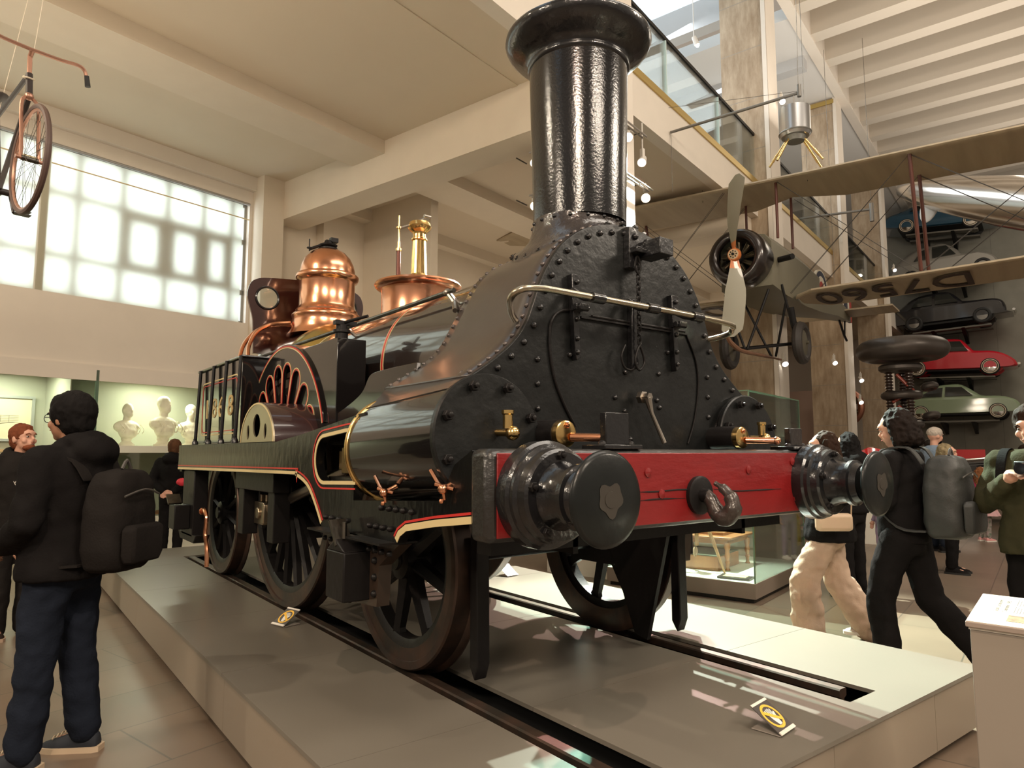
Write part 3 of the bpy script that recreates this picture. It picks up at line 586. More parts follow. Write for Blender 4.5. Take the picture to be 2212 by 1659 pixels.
# cylinders
cb = Vector((0, -1, .055)).normalized()
for s in (-1, 1):
    c0 = Vector((s * .985, 2.50, 1.612)); bk = c0 - cb * .90
    m = LM(); m.lathe([(.285, -.03), (.285, 0), (.275, .02), (.275, .88), (.265, .9)], c0 + cb * -0.0, -cb, 64, True); cy = lp('cylinder', m, blacks, ang=20)
    m = LM(); m.torus(bk + cb * .02, .276, .012, cb, 64, 10, 1.6); lp('brass_band', m, brass, cy)
    m = LM(); m.lathe([(.20, .88), (.20, .93), (.1, .95), (.1, 1.05)], c0, -cb, 32); lp('rear_cover', m, blackm, cy)
    m = LM(); m.lathe([(.292, 0), (.292, .022), (.284, .03), (.001, .033)], c0, cb, 64); cv = lp('cylinder_cover', m, blackr, ang=35)
    m = LM(); 
    for k in range(8): t = 2 * pi * (k + .5) / 8; m = LM(); m.bolt(c0 + Vector((.245 * cos(t), 0, .245 * sin(t))) + cb * .03, cb, .024, .04); lp('nut', m, blackm, cv)
    m = LM(); x = c0.x + (.045 if s < 0 else .02); m.lathe([(.022, 0), (.022, .06), (.028, .065), (.028, .08), (.02, .082)], (x, 2.40, 1.655), (0, 0, 1), 20); m.ell((x + .015, 2.385, 1.635), (.033, .033, .033), 16); m.cyl((x + .01, 2.38, 1.635), (x - .01, 2.5, 1.64), .016); lp('oil_cup', m, brass, cv)
    # skirt joining the cylinder to the smokebox
    m = LM(); m.loft([[Vector((s * .7, y, 1.99)), Vector((s * .9, y, 1.975)), Vector((s * 1.035, y, 1.897)), Vector((s * 1.10, y, 1.612 - .055 * (y - 2.5) + .258)), Vector((s * 1.15, y, 1.612 - .055 * (y - 2.5) + .225)), Vector((s * 1.0, y, 1.612)), Vector((s * .7, y, 1.6))] for y in (2.545, 3.39)]); lp('cylinder_casing', m, wrapm)
    for y, z in ((2.97, 1.36), (2.44, 1.40)):
        m = LM(); X = s * 1.245
        m.tube([(X, y + .10, z + .075), (X - s * .0, y + .035, z + .02), (X, y, z)], .009, 8); m.ell((X, y, z), (.022, .026, .022), 12); m.cyl((X, y, z), (X - s * .01, y - .0, z - .045), .010, .007); m.ell((X, y + .01, z - .05), .012, 8); m.cyl((X - s * .03, y - .035, z), (X + s * .02, y + .03, z + .02), .008); m.cyl((X, y, z), (X - s * .06, y - .01, z + .03), .012)
        lp('drain_cock', m, copper)
    # crosshead seen in the frame slot, connecting rod and crank
    m = LM(); m.box(s * 1.05, s * 1.14, 3.62, 3.72, 1.43, 1.58); m.box(s * 1.06, s * 1.13, 3.72, 3.78, 1.45, 1.56); m.cyl((s * 1.1, 3.64, 1.58), (s * 1.1, 3.64, 1.62), .012); m.cyl((s * 1.1, 3.70, 1.58), (s * 1.1, 3.70, 1.63), .015); q = lp('crosshead', m, brassd, bevel=.006)
    m = LM(); m.cyl((s * 1.1, 3.63, 1.5), (s * 1.1, 3.25, 1.52), .028); m.box(s * 1.02, s * 1.14, 3.25, 3.9, 1.39, 1.41); lp('slide_bar', m, steeld, q)
    m = LM(); m.tube([(s * .965, 5.50, 1.10), (s * .965, 5.2, 1.17), (s * .965, 4.4, 1.36), (s * .985, 3.8, 1.5)], [.05, .035, .04, .03], 14); cr = lp('connecting_rod', m, steel)
    m = LM(); m.box(s * .92, s * 1.02, 5.48, 5.70, .985, 1.16); m.cyl((s * .93, 5.57, 1.075), (s * 1.04, 5.57, 1.075), .045); m.box(s * .94, s * 1.0, 5.60, 5.64, 1.16, 1.22); m.cyl((s * .97, 5.54, 1.16), (s * .97, 5.54, 1.22), .014); m.box(s * .93, s * 1.03, 5.43, 5.48, 1.0, 1.15); lp('big_end', m, mat('bearing_metal', (.40, .33, .24), .32, metal=1, bump=.1), cr, bevel=.006)
# boiler
m = LM(); m.lathe([(.55, 3.3), (.55, 6.0)], (0, 0, 2.17), (0, 1, 0), 72, True); bo = lp('boiler', m, mat('boiler_enamel', (.020, .014, .012), .17, coat=1, bump=.02, bscale=3, coatr=.04), ang=40)
for y in (4.42, 6.0):
    for dy, wd, mt, nm in ((0, .022, redl, 'red_band'), (-.018, .006, cream, 'cream_line'), (.018, .006, cream, 'cream_line')):
        m = LM(); m.lathe([(.5495, y + dy - wd / 2), (.553, y + dy - wd / 2), (.553, y + dy + wd / 2), (.5495, y + dy + wd / 2)], (0, 0, 2.17), (0, 1, 0), 72, False); lp(nm, m, mt, bo)
m = LM(); m.lathe([(.55, 5.98), (.58, 6.05), (.63, 6.16), (.655, 6.27), (.66, 6.36), (.66, 6.40)], (0, 0, 2.17), (0, 1, 0), 64, False); lp('brass_shoulder', m, mat('brass_old', (.62, .48, .16), .22, metal=1, bump=.05, bscale=6), ang=60)
m = LM(); m.lathe([(.655, 6.38), (.655, 7.5)], (0, 0, 2.17), (0, 1, 0), 64, True); m.box(-.62, .62, 6.38, 7.5, 1.5, 2.17); fb = lp('firebox', m, mat('firebox_cladding', (.05, .022, .016), .18, metal=.2, coat=1, coatr=.05), ang=40)
m = LM(); m.lathe([(.40, 2.76), (.37, 2.80), (.352, 2.84), (.350, 2.90), (.345, 2.945), (.352, 2.955), (.354, 2.975), (.340, 2.995), (.315, 3.01), (.318, 3.03), (.300, 3.05), (.286, 3.08), (.285, 3.33), (.292, 3.345), (.312, 3.355), (.325, 3.38), (.325, 3.405), (.31, 3.42), (.285, 3.425), (.283, 3.47), (.268, 3.53), (.235, 3.60), (.18, 3.66), (.12, 3.695), (.06, 3.708), (.001, 3.71)], (0, 6.84, 0), (0, 0, 1), 72); dm = lp('steam_dome', m, copper, ang=50)
m = LM(); m.lathe([(.10, 3.70), (.10, 3.715), (.06, 3.72), (.09, 3.74), (.095, 3.755), (.05, 3.77), (.04, 3.80)], (0, 6.84, 0), (0, 0, 1), 24); m.tube([(.0, 6.82, 3.79), (-.08, 6.84, 3.74), (-.2, 6.86, 3.68)], .016); m.cbox((.05, 6.82, 3.81), (.08, .06, .045)); m.cbox((.03, 6.84, 3.80), (.12, .03, .02)); m.cyl((-.2, 6.86, 3.66), (-.2, 6.86, 3.79), .006); m.cyl((-.2, 6.86, 3.69), (-.2, 6.86, 3.70), .028); lp('safety_valve', m, blackm, dm)
# manhole drum with fluted column
m = LM(); m.lathe([(.31, 2.60), (.298, 2.70), (.298, 2.86), (.305, 2.875), (.33, 2.88), (.352, 2.90), (.358, 2.915), (.35, 2.93), (.2, 2.945), (.1, 2.95), (.001, 2.95)], (-.005, 4.88, 0), (0, 0, 1), 64); dr = lp('valve_drum', m, copper, ang=45)
m = LM(); r = [];
pf = [(.10, 2.95), (.098, 2.97), (.085, 2.985), (.078, 3.0), (.068, 3.02)]; m.lathe(pf, (0, 4.88, 0), (0, 0, 1), 32)
rg = []
for h, R0 in ((3.01, .067), (3.1, .064), (3.31, .055)):
    rg.append([Vector(((R0 - .006 * (j % 2)) * cos(2 * pi * j / 28), 4.88 + (R0 - .006 * (j % 2)) * sin(2 * pi * j / 28), h)) for j in range(28)])
m.loft(rg); m.lathe([(.058, 3.305), (.066, 3.312), (.066, 3.322), (.056, 3.33), (.054, 3.36), (.06, 3.375), (.078, 3.39), (.095, 3.41), (.10, 3.425), (.092, 3.44), (.085, 3.46), (.06, 3.465)], (0, 4.88, 0), (0, 0, 1), 32); lp('valve_column', m, brass, dr, ang=25)
m = LM(); m.tube([(.03, 4.86, 3.50), (-.06, 4.88, 3.44), (-.16, 4.91, 3.395)], [.012, .01, .012]); m.cyl((.06, 4.85, 3.51), (-.01, 4.87, 3.47), .02); m.cyl((.02, 4.84, 3.515), (.08, 4.84, 3.515), .016); lp('valve_lever', m, steel, dr)
m = LM(); m.cyl((-.17, 4.92, 2.95), (-.17, 4.92, 3.2), .02, .018); q = lp('spring_balance', m, mat('spring_case', (.10, .035, .025), .35, metal=.5), dr)
m = LM(); m.cyl((-.17, 4.92, 3.2), (-.17, 4.92, 3.22), .024); m.cyl((-.17, 4.92, 3.2), (-.17, 4.92, 3.5), .007); m.lathe([(.022, 0), (.022, .014), (.01, .02)], (-.17, 4.92, 3.39), (0, 0, 1), 16); m.cyl((-.17, 4.92, 3.22), (-.17, 4.92, 3.28), .012); lp('spring_rod', m, brass, q)
# weather board with two round windows
def circ(cx, cy, r, n=32): return [(cx + r * cos(2 * pi * i / n), cy + r * sin(2 * pi * i / n)) for i in range(n)]
hb = [(.0, 3.47), (.2, 3.46), (.40, 3.44), (.50, 3.42), (.57, 3.37), (.60, 3.28), (.60, 3.2), (.575, 3.1), (.55, 3.0), (.54, 2.9), (.53, 2.6)]
hb = sm2([(a * 1.10, b) for a, b in hb], 3); ol2 = [(-a, b) for a, b in hb][::-1] + hb[1:]
m = LM(); plate(m, ol2, [circ(-.455, 3.215, .122), circ(.455, 3.215, .122)], 7.38, 7.41, lambda u, v, w_: (u, w_, v)); wb = lp('weatherboard', m, mat('red_black_enamel', (.035, .010, .007), .15, coat=1, coatr=.04), bevel=.003)
for a in (-.455, .455):
    m = LM(); m.torus((a, 7.375, 3.215), .12, .012, (0, 1, 0), 40, 8); lp('window_ring', m, black, wb)
    m = LM(); m.lathe([(.121, 0), (.121, .004)], (a, 7.395, 3.215), (0, 1, 0), 32); lp('window_glass', m, glass, wb)
for dx in (0, .06):
    m = LM(); m.tube([(-.36 + dx, 6.9, 2.88), (-.52 + dx, 7.0, 2.86), (-.68, 6.95, 2.76), (-.78, 6.85, 2.6), (-.83, 6.7, 2.45), (-.85, 6.65, 2.36)] if dx == 0 else [(-.3, 7.0, 2.88), (-.5, 7.08, 2.86), (-.66, 7.05, 2.78), (-.80, 6.95, 2.62), (-.88, 6.8, 2.45), (-.9, 6.75, 2.36)], .02, 10, sm=5); lp('steam_pipe', m, copper)
# left handrail along the boiler, both sides
for s in (-1, 1):
    m = LM(); m.tube([(s * .465, 3.60, 2.575), (s * .465, 5.2, 2.575), (s * .70, 7.0, 2.48), (s * .8, 7.3, 2.4)], .016, 10); q = lp('boiler_handrail', m, steeld)
    m = LM(); 
    for y in (3.68, 5.25): m.tube([(s * .465, y, 2.575), (s * .40, y + .0, 2.53)], .015, 10); m.ell((s * .465, y, 2.575), .026, 12)
    m.tube([(s * .465, 3.68, 2.575), (s * .45, 3.62, 2.5), (s * .52, 3.5, 2.42)], .016, 8)
    lp('handrail_post', m, steel, q)
# driving wheel splashers with petal openings
for s in (-1, 1):
    X = s * .875; cyy, czz, R_ = 5.50, 1.47, .945
    out = [(cyy + .93 * cos(t), czz + R_ * sin(t)) for t in [pi * (.12 + .76 * i / 40) for i in range(41)]]
    out = [(cyy + .86, 1.64)] + out + [(cyy - .88, 1.67)]
    holes = []
    for k in range(10):
        t = pi * (.05 + .10 * k); r0, r1 = .385, .685
        
        a0 = (cyy + r0 * cos(t), czz + .02 + r0 * sin(t)); a1 = (cyy + r1 * cos(t), czz + .02 + r1 * sin(t))
        if a0[1] < 1.60: continue
        # teardrop
        d = Vector((cos(t), sin(t))); nrm = Vector((-d.y, d.x)); h = []
        for i in range(9): q = -pi / 2 + pi * i / 8; h.append(Vector(a1) + (d * cos(q) + nrm * sin(q)) * .080)
        for i in range(9): q = pi / 2 + pi * i / 8; h.append(Vector(a0) + (d * cos(q) + nrm * sin(q)) * .042)
        holes.append([(p.x, p.y) for p in h])
    m = LM(); plate(m, out, holes, X, X + s * .02, lambda u, v, w_: (w_, u, v)); sp = lp('splasher', m, blacks)
    m = LM(); n = 41; m.loft([[Vector((s * x, cyy + (.93 + d) * cos(t), czz + (R_ + d) * sin(t))) for x, d in ((.89, .006), (.62, .006), (.62, -.012), (.89, -.012))] for t in [pi * (.10 + .80 * i / 40) for i in range(41)]]); lp('splasher_top', m, blacks, sp, ang=40)
    for off, wd, mt, nm in ((.014, .010, redl, 'red_lining'), (.028, .009, cream, 'cream_lining')):
        m = LM(); xx = X + s * .0205
        m.ribbon([(cyy + (.93 - off * .8) * cos(t), czz + (R_ - off * .8) * sin(t)) for t in [pi * (.10 + .8 * i / 40) for i in range(41)]], wd, xx, s * .003)
        for h in holes:
            c = Vector((sum(p[0] for p in h) / len(h), sum(p[1] for p in h) / len(h))); hh = []
            n_ = len(h)
            for i in range(n_):
                a = Vector(h[i - 1]); b = Vector(h[(i + 1) % n_]); d = (b - a).normalized(); nn = Vector((d.y, -d.x)); hh.append((h[i][0] + nn.x * (off * .75 + .0), h[i][1] + nn.y * (off * .75)))
            m.ribbon(hh, wd * (.8 if off > .02 else .9), xx, s * .003, True)
        lp(nm, m, mt, sp)
    # square sandbox in front of the splasher
    m = LM(); m.box(s * .66 if s < 0 else .66, s * .875, 4.45, 5.35, 1.72, 2.345) if s > 0 else m.box(-.875, -.66, 4.45, 5.35, 1.72, 2.345)
    sb = lp('sand_box', m, blacks, bevel=.004)
    m = LM(); m.lathe([(.045, 0), (.045, .05), (.06, .055), (.06, .075), (.04, .08), (.04, .11)], (s * .80, 4.56, 2.345), (0, 0, 1), 20); m.cbox((s * .78, 4.55, 2.47), (.16, .05, .03)); m.tube([(s * .8, 4.55, 2.47), (s * .70, 4.35, 2.5)], .012); lp('sand_filler', m, blackm, sb)
    # swept plate in front
    m = LM(); m.prism([(5.0, 1.60), (4.85, 1.74)] + sm2([(4.6, 1.78), (4.32, 1.85), (4.15, 1.90), (4.04, 1.95), (3.96, 2.03), (3.86, 2.05), (3.6, 2.055)], 3) + [(3.35, 2.055), (3.35, 1.6)], s * .84, s * .865); lp('side_sheet', m, blacks, bevel=.003)
    # crank splasher
    hs = [(5.02 + .055 + .385 * cos(t), 1.625 + .285 * sin(t)) for t in [pi * i / 24 for i in range(25)]]
    hl = [[(5.075 + .085 * cos(t), 1.745 + .085 * sin(t)) for t in [2 * pi * i / 20 for i in range(20)]], [(5.075 - .2 + .03 * cos(t), 1.70 + .055 * sin(t)) for t in [2 * pi * i / 14 for i in range(14)]], [(5.075 + .2 + .03 * cos(t), 1.70 + .055 * sin(t)) for t in [2 * pi * i / 14 for i in range(14)]]]
    m = LM(); plate(m, hs, hl, s * 1.205, s * 1.215, lambda u, v, w_: (w_, u, v)); q = lp('crank_splasher', m, mat('pale_worn_brass', (.42, .37, .26), .35, metal=.8, bump=.1, bscale=8))
    m = LM(); m.loft([[Vector((s * x, 5.075 + (.385 + d) * cos(t), 1.625 + (.285 + d) * sin(t))) for x, d in ((1.205, .004), (.89, .004), (.89, -.01), (1.205, -.01))] for t in [pi * i / 24 for i in range(25)]]); lp('splasher_shell', m, mat('dark_maroon', (.03, .012, .012), .25, coat=.8), q, ang=40)
    m = LM(); m.ribbon([(5.075 + .38 * cos(t), 1.625 + .28 * sin(t)) for t in [pi * i / 24 for i in range(25)]], .012, s * 1.216, s * .002); lp('cream_lining', m, cream, q)
    # bunker with number and pillars
    m = LM(); m.box(min(s * 1.045, s * .45), max(s * 1.045, s * .45), 6.1, 7.58, 1.64, 2.38); bk_ = lp('side_bunker', m, blacks, bevel=.005)
    m = LM()
    m.tube([(s * 1.06, y, z) for y, z in ((6.08, 2.38), (7.6, 2.38))], .012); m.tube([(s * 1.06, 6.09, 2.385), (s * .45, 6.09, 2.385)], .012); lp('bunker_rail', m, black, bk_)
    for y in (6.04, 6.48, 6.93, 7.45):
        m = LM(); m.cyl((s * 1.10, y, 1.64), (s * 1.075, y, 2.38), .016); m.lathe([(.03, 0), (.028, .03), (.018, .05), (.02, .06)], (s * 1.10, y, 1.625), (0, 0, 1), 14); lp('pillar', m, black, bk_)
    if s < 0:
        for r_, wd, mt, nm in ((.0, .012, cream, 'cream_lining'), (.028, .008, redl, 'red_lining')):
            y0, y1, z0, z1, c = 6.2 + r_, 7.46 - r_, 1.72 + r_, 2.24 - r_, .06
            P = []
            for (cy_, cz_, a0) in ((y1 - c, z1 - c, 0), (y0 + c, z1 - c, 90), (y0 + c, z0 + c, 180), (y1 - c, z0 + c, 270)):
                for i in range(6): t = radians(a0 + 18 * i); P.append((cy_ + c * cos(t), cz_ + c * sin(t)))
            m = LM(); m.ribbon(P, wd, -1.0455, -.003, True); lp(nm, m, mt, bk_)
        m = LM()
        for ch_, y in (('1', 7.25), ('8', 6.97), ('6', 6.745), ('8', 6.42)): text(m, ch_, .27, lambda u, v, w_, y=y: (-1.047 - w_, y - u * 1.3, 1.965 + v), .003)
        lp('number_1868', m, mat('number_gilt', (.55, .40, .18), .4), bk_, ang=0)
# wheels
def wheel(y, z, r, n, s, x0, name, rw, spw, taper):
    T = Matrix.Translation(Vector((s * x0, y, z)))
    def P(m_): return m_
    m = M(LOF, T); ax = (s, 0, 0)
    # rim: flange on the inside, tread outside
    m.lathe([(r - .12 * rw, -.07), (r + .028, -.07), (r + .03, -.06), (r + .024, -.05), (r + .004, -.035), (r, .0), (r - .003, .055), (r - .012, .065), (r - .05 * rw, .065), (r - .055 * rw, .055), (r - .12 * rw, .05), (r - .12 * rw, -.07)], (0, 0, 0), ax, 72, False)
    ty = put(name, m, tyre, loco, ang=30)
    m = M(LOF, T)
    m.lathe([(r - .165 * rw, -.045), (r - .118 * rw, -.05), (r - .118 * rw, .05), (r - .15 * rw, .04), (r - .165 * rw, .03), (r - .165 * rw, -.045)], (0, 0, 0), ax, 72, False)
    put('wheel_rim', m, blackm, ty, ang=30)
    m = M(LOF, T); m.lathe([(.15 if r > .7 else .11, -.08), (.15 if r > .7 else .11, .07), (.12 if r > .7 else .09, .08), (.06, .085), (.055, .1), (.001, .1)], (0, 0, 0), ax, 32); put('hub', m, blackm, ty, ang=30)
    for k in range(n):
        t = 2 * pi * (k + .35) / n; d = Vector((0, cos(t), sin(t))); q = Vector((0, -sin(t), cos(t))); m = M(LOF, T); rr_ = r - .15 * rw
        m.loft([[d * a + q * w1 + Vector((s * h, 0, 0)) for w1, h in ((-w0, -hh), (w0, -hh), (w0, hh * .4), (0, hh * 1.2), (-w0, hh * .4))] for a, w0, hh in ((.08, spw * taper, .045), (.2, spw * (1 + (taper - 1) * .5), .035), (rr_ - .04, spw, .028), (rr_ + .01, spw * 1.8, .03))])
        put('spoke', m, blackm, ty, ang=20)
    return ty
for s in (-1, 1):
    wheel(5.42, 1.275, .926, 20, s, .80, 'driving_wheel', 1.0, .014, 1.5)
    wheel(7.30, .95, .60, 10, s, .80, 'trailing_wheel', .9, .014, 1.5)
    wheel(3.52, .95, .60, 8, s, .80, 'leading_wheel', 1.0, .030, 1.3)
    m = LM(); m.prism([(2.84, 1.15), (2.90, 1.15), (2.90, .5), (2.86, .44), (2.83, .52)], s * .725, s * .80); lp('guard_iron', m, blackm, bevel=.006)
    m = LM(); m.tube([(s * .9, 3.98, 1.0), (s * .9, 4.05, .8), (s * .9, 4.1, .62)], [.02, .03, .015]); lp('brake_hanger', m, blackm)
for y, z, r in ((5.42, 1.275, .08), (7.3, .95, .06), (3.52, .95, .06)):
    m = LM(); m.cyl((-.78, y, z), (.78, y, z), r, n=24); lp('axle', m, blackm)
m = LM(); m.box(-.5, .5, 6.3, 7.3, .75, 1.5); lp('ash_pan', m, blackm)
# ---------------------------------------------------------------- exhibits around the engine (building frame: local x = b, y = a)
def bthing(name, b, a, z, label, cat, group=None, rz=0): return empty(name, W(b, a, z), TH + rz, label, cat, group)
def ba(b, a, z): return Vector((b, a, z))
# --- no-touching signs
def sign(loc, rz, label):
    t = empty('no_touching_sign', loc, rz, label, 'sign', 'folded no touching signs on the platform')
    tilt = Matrix.Rotation(radians(38), 3, 'X'); ev = (0, 1, .62)
    T = Matrix.Translation((0, 0, .006)) @ Matrix.Rotation(radians(33), 4, 'X')
    m = M(T=T); m.box(-.07, .07, 0, .16, 0, .003); put('panel', m, mat('dark_grey_card', (.07, .06, .055), .35), t, ang=0)
    m = M(T=T); m.box(-.07, .07, -.004, .012, .003, .008); m.box(-.07, .07, .148, .16, .003, .006); put('clear_edge', m, mat('acrylic_edge', (.75, .7, .62), .2), t, ang=0)
    m = M(); m.box(-.07, .07, 0, .13, .001, .004); put('foot', m, mat('acrylic_foot', (.35, .31, .27), .2), t, ang=0)
    m = M(T=T); plate(m, circ(0, .08, .060), [circ(0, .08, .048)], .0032, .0042, lambda u, v, w_: (u, v, w_)); m.prism([(-.046, .1), (-.038, .115), (.046, .058), (.038, .045)], .0052, .0058, 'xy'); put('yellow_ring', m, mat('sign_yellow', (.85, .50, .06), .5), t, ang=0)
    m = M(T=T); m.prism([(.016, .036), (-.006, .034), (-.018, .066), (-.020, .082), (.016, .085), (.030, .098), (.036, .092), (.022, .068)], .0034, .0044, 'xy')
    for k in range(4): x = -.017 + .0105 * k; m.prism([(x - .0035, .078), (x + .0035, .078), (x + .004 + .003 * (k - 1.5), .118 - .004 * abs(k - 1.5)), (x - .003 + .003 * (k - 1.5), .118 - .004 * abs(k - 1.5))], .0036, .0046, 'xy')
    put('white_hand', m, mat('sign_white', (.8, .78, .72), .5), t, ang=0)
sign((2.80, 1.72, .352), radians(8), 'small folded no touching sign nearest the viewer, at the front of the platform')
sign((1.66, 4.86, .352), radians(-74), 'small no touching sign seen edge-on beside the left rail near the driving wheel')
sign((4.12, 5.40, .352), radians(5), 'small no touching sign on the lit far side of the platform, seen between the wheels')
# --- information stand
t = empty('information_stand', (2.86, 1.02, 0), radians(-80), 'grey information stand with a white printed panel, at the right edge beside the platform', 'stand')
m = M(); m.box(.0, .55, 0, .40, 0, .915); put('body', m, mat('stand_grey', (.27, .235, .195), .45), t, bevel=.004)
T = Matrix.Translation((0, -.01, .945)) @ Matrix.Rotation(radians(6), 4, 'X')
m = M(); m.box(-.003, .553, -.004, .0, .915, .925); put('white_edge', m, whitep, t)
m = M(T=T); m.box(-.01, .56, -.01, .37, -.02, 0); pn = put('panel', m, mat('panel_edge_grey', (.33, .27, .23), .5), t, bevel=.003)
m = M(T=T); m.box(-.007, .557, -.007, .367, .0, .003); put('printed_face', m, mat('panel_white', (.72, .66, .56), .45), pn, ang=0)
ink = mat('ink', (.12, .11, .1), .6); m = M(T=T)
for i, s_ in enumerate(('Steam Locomotive', '‘Columbine’, 1845')): text(m, s_, .021, lambda u, v, w_, i=i: (.062 + i * .026 - v, .15 + u, .0032 + w_), .0004, 'LEFT')
for j in range(14):
    m.box(.115 + .009 * j, .117 + .009 * j, .25, .33 - .008 * (j % 3), .003, .0036); m.box(.115 + .009 * j, .117 + .009 * j, .15, .235 - .006 * (j % 4), .003, .0036); m.box(.25 + .009 * j, .252 + .009 * j, .05, .12, .003, .0036)
put('text', m, ink, pn, ang=0)
m = M(T=T); m.box(.105, .205, .045, .12, .003, .0042); put('photograph', m, mat('sepia_print', (.28, .22, .13), .5, c2=(.1, .075, .045), vscale=30), pn, ang=0)
m = M(); m.ell((.24, -.004, .38), (.011, .008, .011), 12); put('bolt', m, steel, t)
# --- glass case with table
GC = bthing('glass_display_case', 7.2, 2.45, 0, 'large glass display case on a low pale plinth behind the right buffer', 'display case')
m = M(); m.box(0, 1.85, 0, 1.75, .045, .2); put('plinth', m, mat('plinth_brown', (.16, .125, .10), .5), GC, ang=0)
m = M(); m.box(0, 1.85, 0, 1.75, .2, .205); put('plinth_top', m, mat('plinth_white', (.62, .63, .52), .5), GC, ang=0)
m = M(); m.box(.03, 1.82, .03, 1.72, 0, .045); put('black_base', m, blackm, GC)
for nm, bx in (('glass_front', (0, .008, 0, 1.75)), ('glass_side', (.01, 1.85, 0, .008)), ('glass_back', (1.842, 1.85, .01, 1.75)), ('glass_end', (.01, 1.84, 1.742, 1.75))):
    m = M(); m.box(bx[0], bx[1], bx[2], bx[3], .206, 2.2); put(nm, m, glass, GC, ang=0)
m = M(); m.box(0, 1.85, 0, 1.75, 2.2, 2.21); put('glass_top', m, glass, GC, ang=0)
m = M(); eg = mat('glass_edge_green', (.08, .14, .09), .2); m.box(-.003, .01, -.003, .01, .206, 2.2); m.box(1.84, 1.853, -.003, .008, .206, 2.2); m.box(-.003, 1.85, -.003, .004, 2.198, 2.212); m.box(-.003, .004, 0, 1.75, 2.198, 2.212); put('glass_edge', m, eg, GC, ang=0)
wood = mat('mahogany', (.33, .145, .055), .35, coat=.4, c2=(.24, .10, .04), vscale=6, stretch=(1, 1, .2), coatr=.2); woodl = mat('light_oak', (.36, .21, .10), .5, c2=(.27, .15, .07), vscale=8)
T_ = bthing('wooden_table', 8.15, 3.12, .206, 'small mahogany table with turned legs inside the glass case', 'table')
m = M(); m.box(-.40, .40, -.22, .60, .35, .375); put('table_top', m, wood, T_, bevel=.006)
m = M(); m.box(-.34, .34, -.16, .58, .29, .35); put('apron', m, wood, T_)
for x in (-.33, .33):
    for y in (-.15, .57):
        m = M(); m.lathe([(.03, .0), (.018, .03), (.022, .07), (.03, .09), (.02, .11), (.033, .16), (.024, .22), (.034, .25), (.035, .31)], (x, y, 0), (0, 0, 1), 16); put('leg', m, wood, T_)
T_ = bthing('wooden_chest', 8.1, 3.25, .206, 'brown wooden chest with green lining under the table in the glass case', 'chest')
m = M(); m.box(-.42, .25, -.22, .3, 0, .16); put('chest_body', m, wood, T_, bevel=.005); m = M(); m.box(-.42, .25, -.22, .3, .161, .172); put('green_lining', m, mat('green_baize', (.06, .085, .055), .8), T_)
T_ = bthing('electrical_instrument', 8.12, 3.2, .582, 'glass and brass instrument with a coiled wire on the mahogany table', 'instrument')
m = M(); m.box(-.2, .2, -.15, .2, 0, .03); put('base', m, wood, T_); m = M(); m.lathe([(.07, .03), (.07, .18), (.05, .2), (.01, .22)], (-.05, 0, 0), (0, 0, 1), 20); m.cyl((.1, -.08, .03), (.1, -.08, .15), .02); m.cyl((.12, .1, .03), (.12, .1, .13), .02); put('brass_coil', m, brassd, T_)
T_ = bthing('wooden_tripod', 7.62, 3.25, .206, 'light wooden tripod stand beside the table in the glass case', 'tripod')
for e in ((0, -.32), (-.22, .12), (.2, .25)):
    m = M(); m.tube([(e[0] * .12, e[1] * .12, .72), (e[0] * .6, e[1] * .6, .35), (e[0], e[1], 0)], [.016, .022, .012], 8); put('leg', m, woodl, T_)
m = M(); m.lathe([(.07, .7), (.07, .74), (.04, .76), (.04, .9), (.06, .92)], (0, 0, 0), (0, 0, 1), 20); m.cyl((0, 0, .7), (0, 0, .28), .022); put('stem', m, woodl, T_)
m = M(); m.torus((0, .02, .21), .05, .008, (0, 1, 0), 20, 8); m.lathe([(.05, 0), (.05, .01)], (0, .02, .21), (0, 1, 0), 20); put('glass_disc', m, mat('amber_glass', (.35, .26, .17), .15), T_)
T_ = bthing('framed_plate', 7.38, 2.72, .207, 'black framed pale plate lying flat in the corner of the glass case', 'plate', None, radians(4))
m = M(); m.box(-.1, .1, -.17, .17, 0, .022); put('frame', m, blackm, T_, bevel=.003); m = M(); m.box(-.06, .06, -.12, .12, .022, .025); put('inset', m, mat('pale_gold_plate', (.5, .43, .22), .4), T_)
# second case further back with brass vat
T_ = bthing('small_glass_case', 9.9, 3.55, 0, 'smaller glass case with a brass vessel behind the large case', 'display case')
m = M(); m.box(0, 1.0, -.5, .9, 0, 1.0); put('plinth', m, mat('case_plinth', (.40, .36, .28), .5), T_, ang=0)
for nm, bx in (('glass_front', (0, .006, -.5, .9)), ('glass_side', (0.008, 1., -.5, -.494))):
    m = M(); m.box(bx[0], bx[1], bx[2], bx[3], 1.0, 1.78); put(nm, m, glass, T_, ang=0)
T_ = bthing('brass_vessel', 10.4, 3.2, 1.001, 'round brass vessel with a looped handle inside the small glass case', 'vessel')
m = M(); m.lathe([(.2, 0), (.21, .4), (.22, .42)], (0, 0, 0), (0, 0, 1), 28); put('vessel_body', m, brassd, T_); m = M(); m.tube([(0, -.2, .4), (0, -.12, .6), (0, .05, .64), (0, .18, .42)], .012, sm=4); put('handle', m, blackm, T_)
# yellow stands
yel = mat('yellow_panel', (.62, .42, .04), .5)
for b, a, l, lab in ((8.22, 1.88, .36, 'yellow rectangular stand on the floor behind the woman in pale trousers'), (11.5, 3.3, .5, 'yellow panel standing on the floor behind the glass case')):
    t = bthing('yellow_stand', b, a, 0, lab, 'stand'); m = M(); m.box(0, l, 0, .12, .03, .95); put('yellow_board', m, yel, t, bevel=.004); m = M(); m.box(0.01, l - .01, .01, .11, 0, .03); put('base', m, blackm, t)
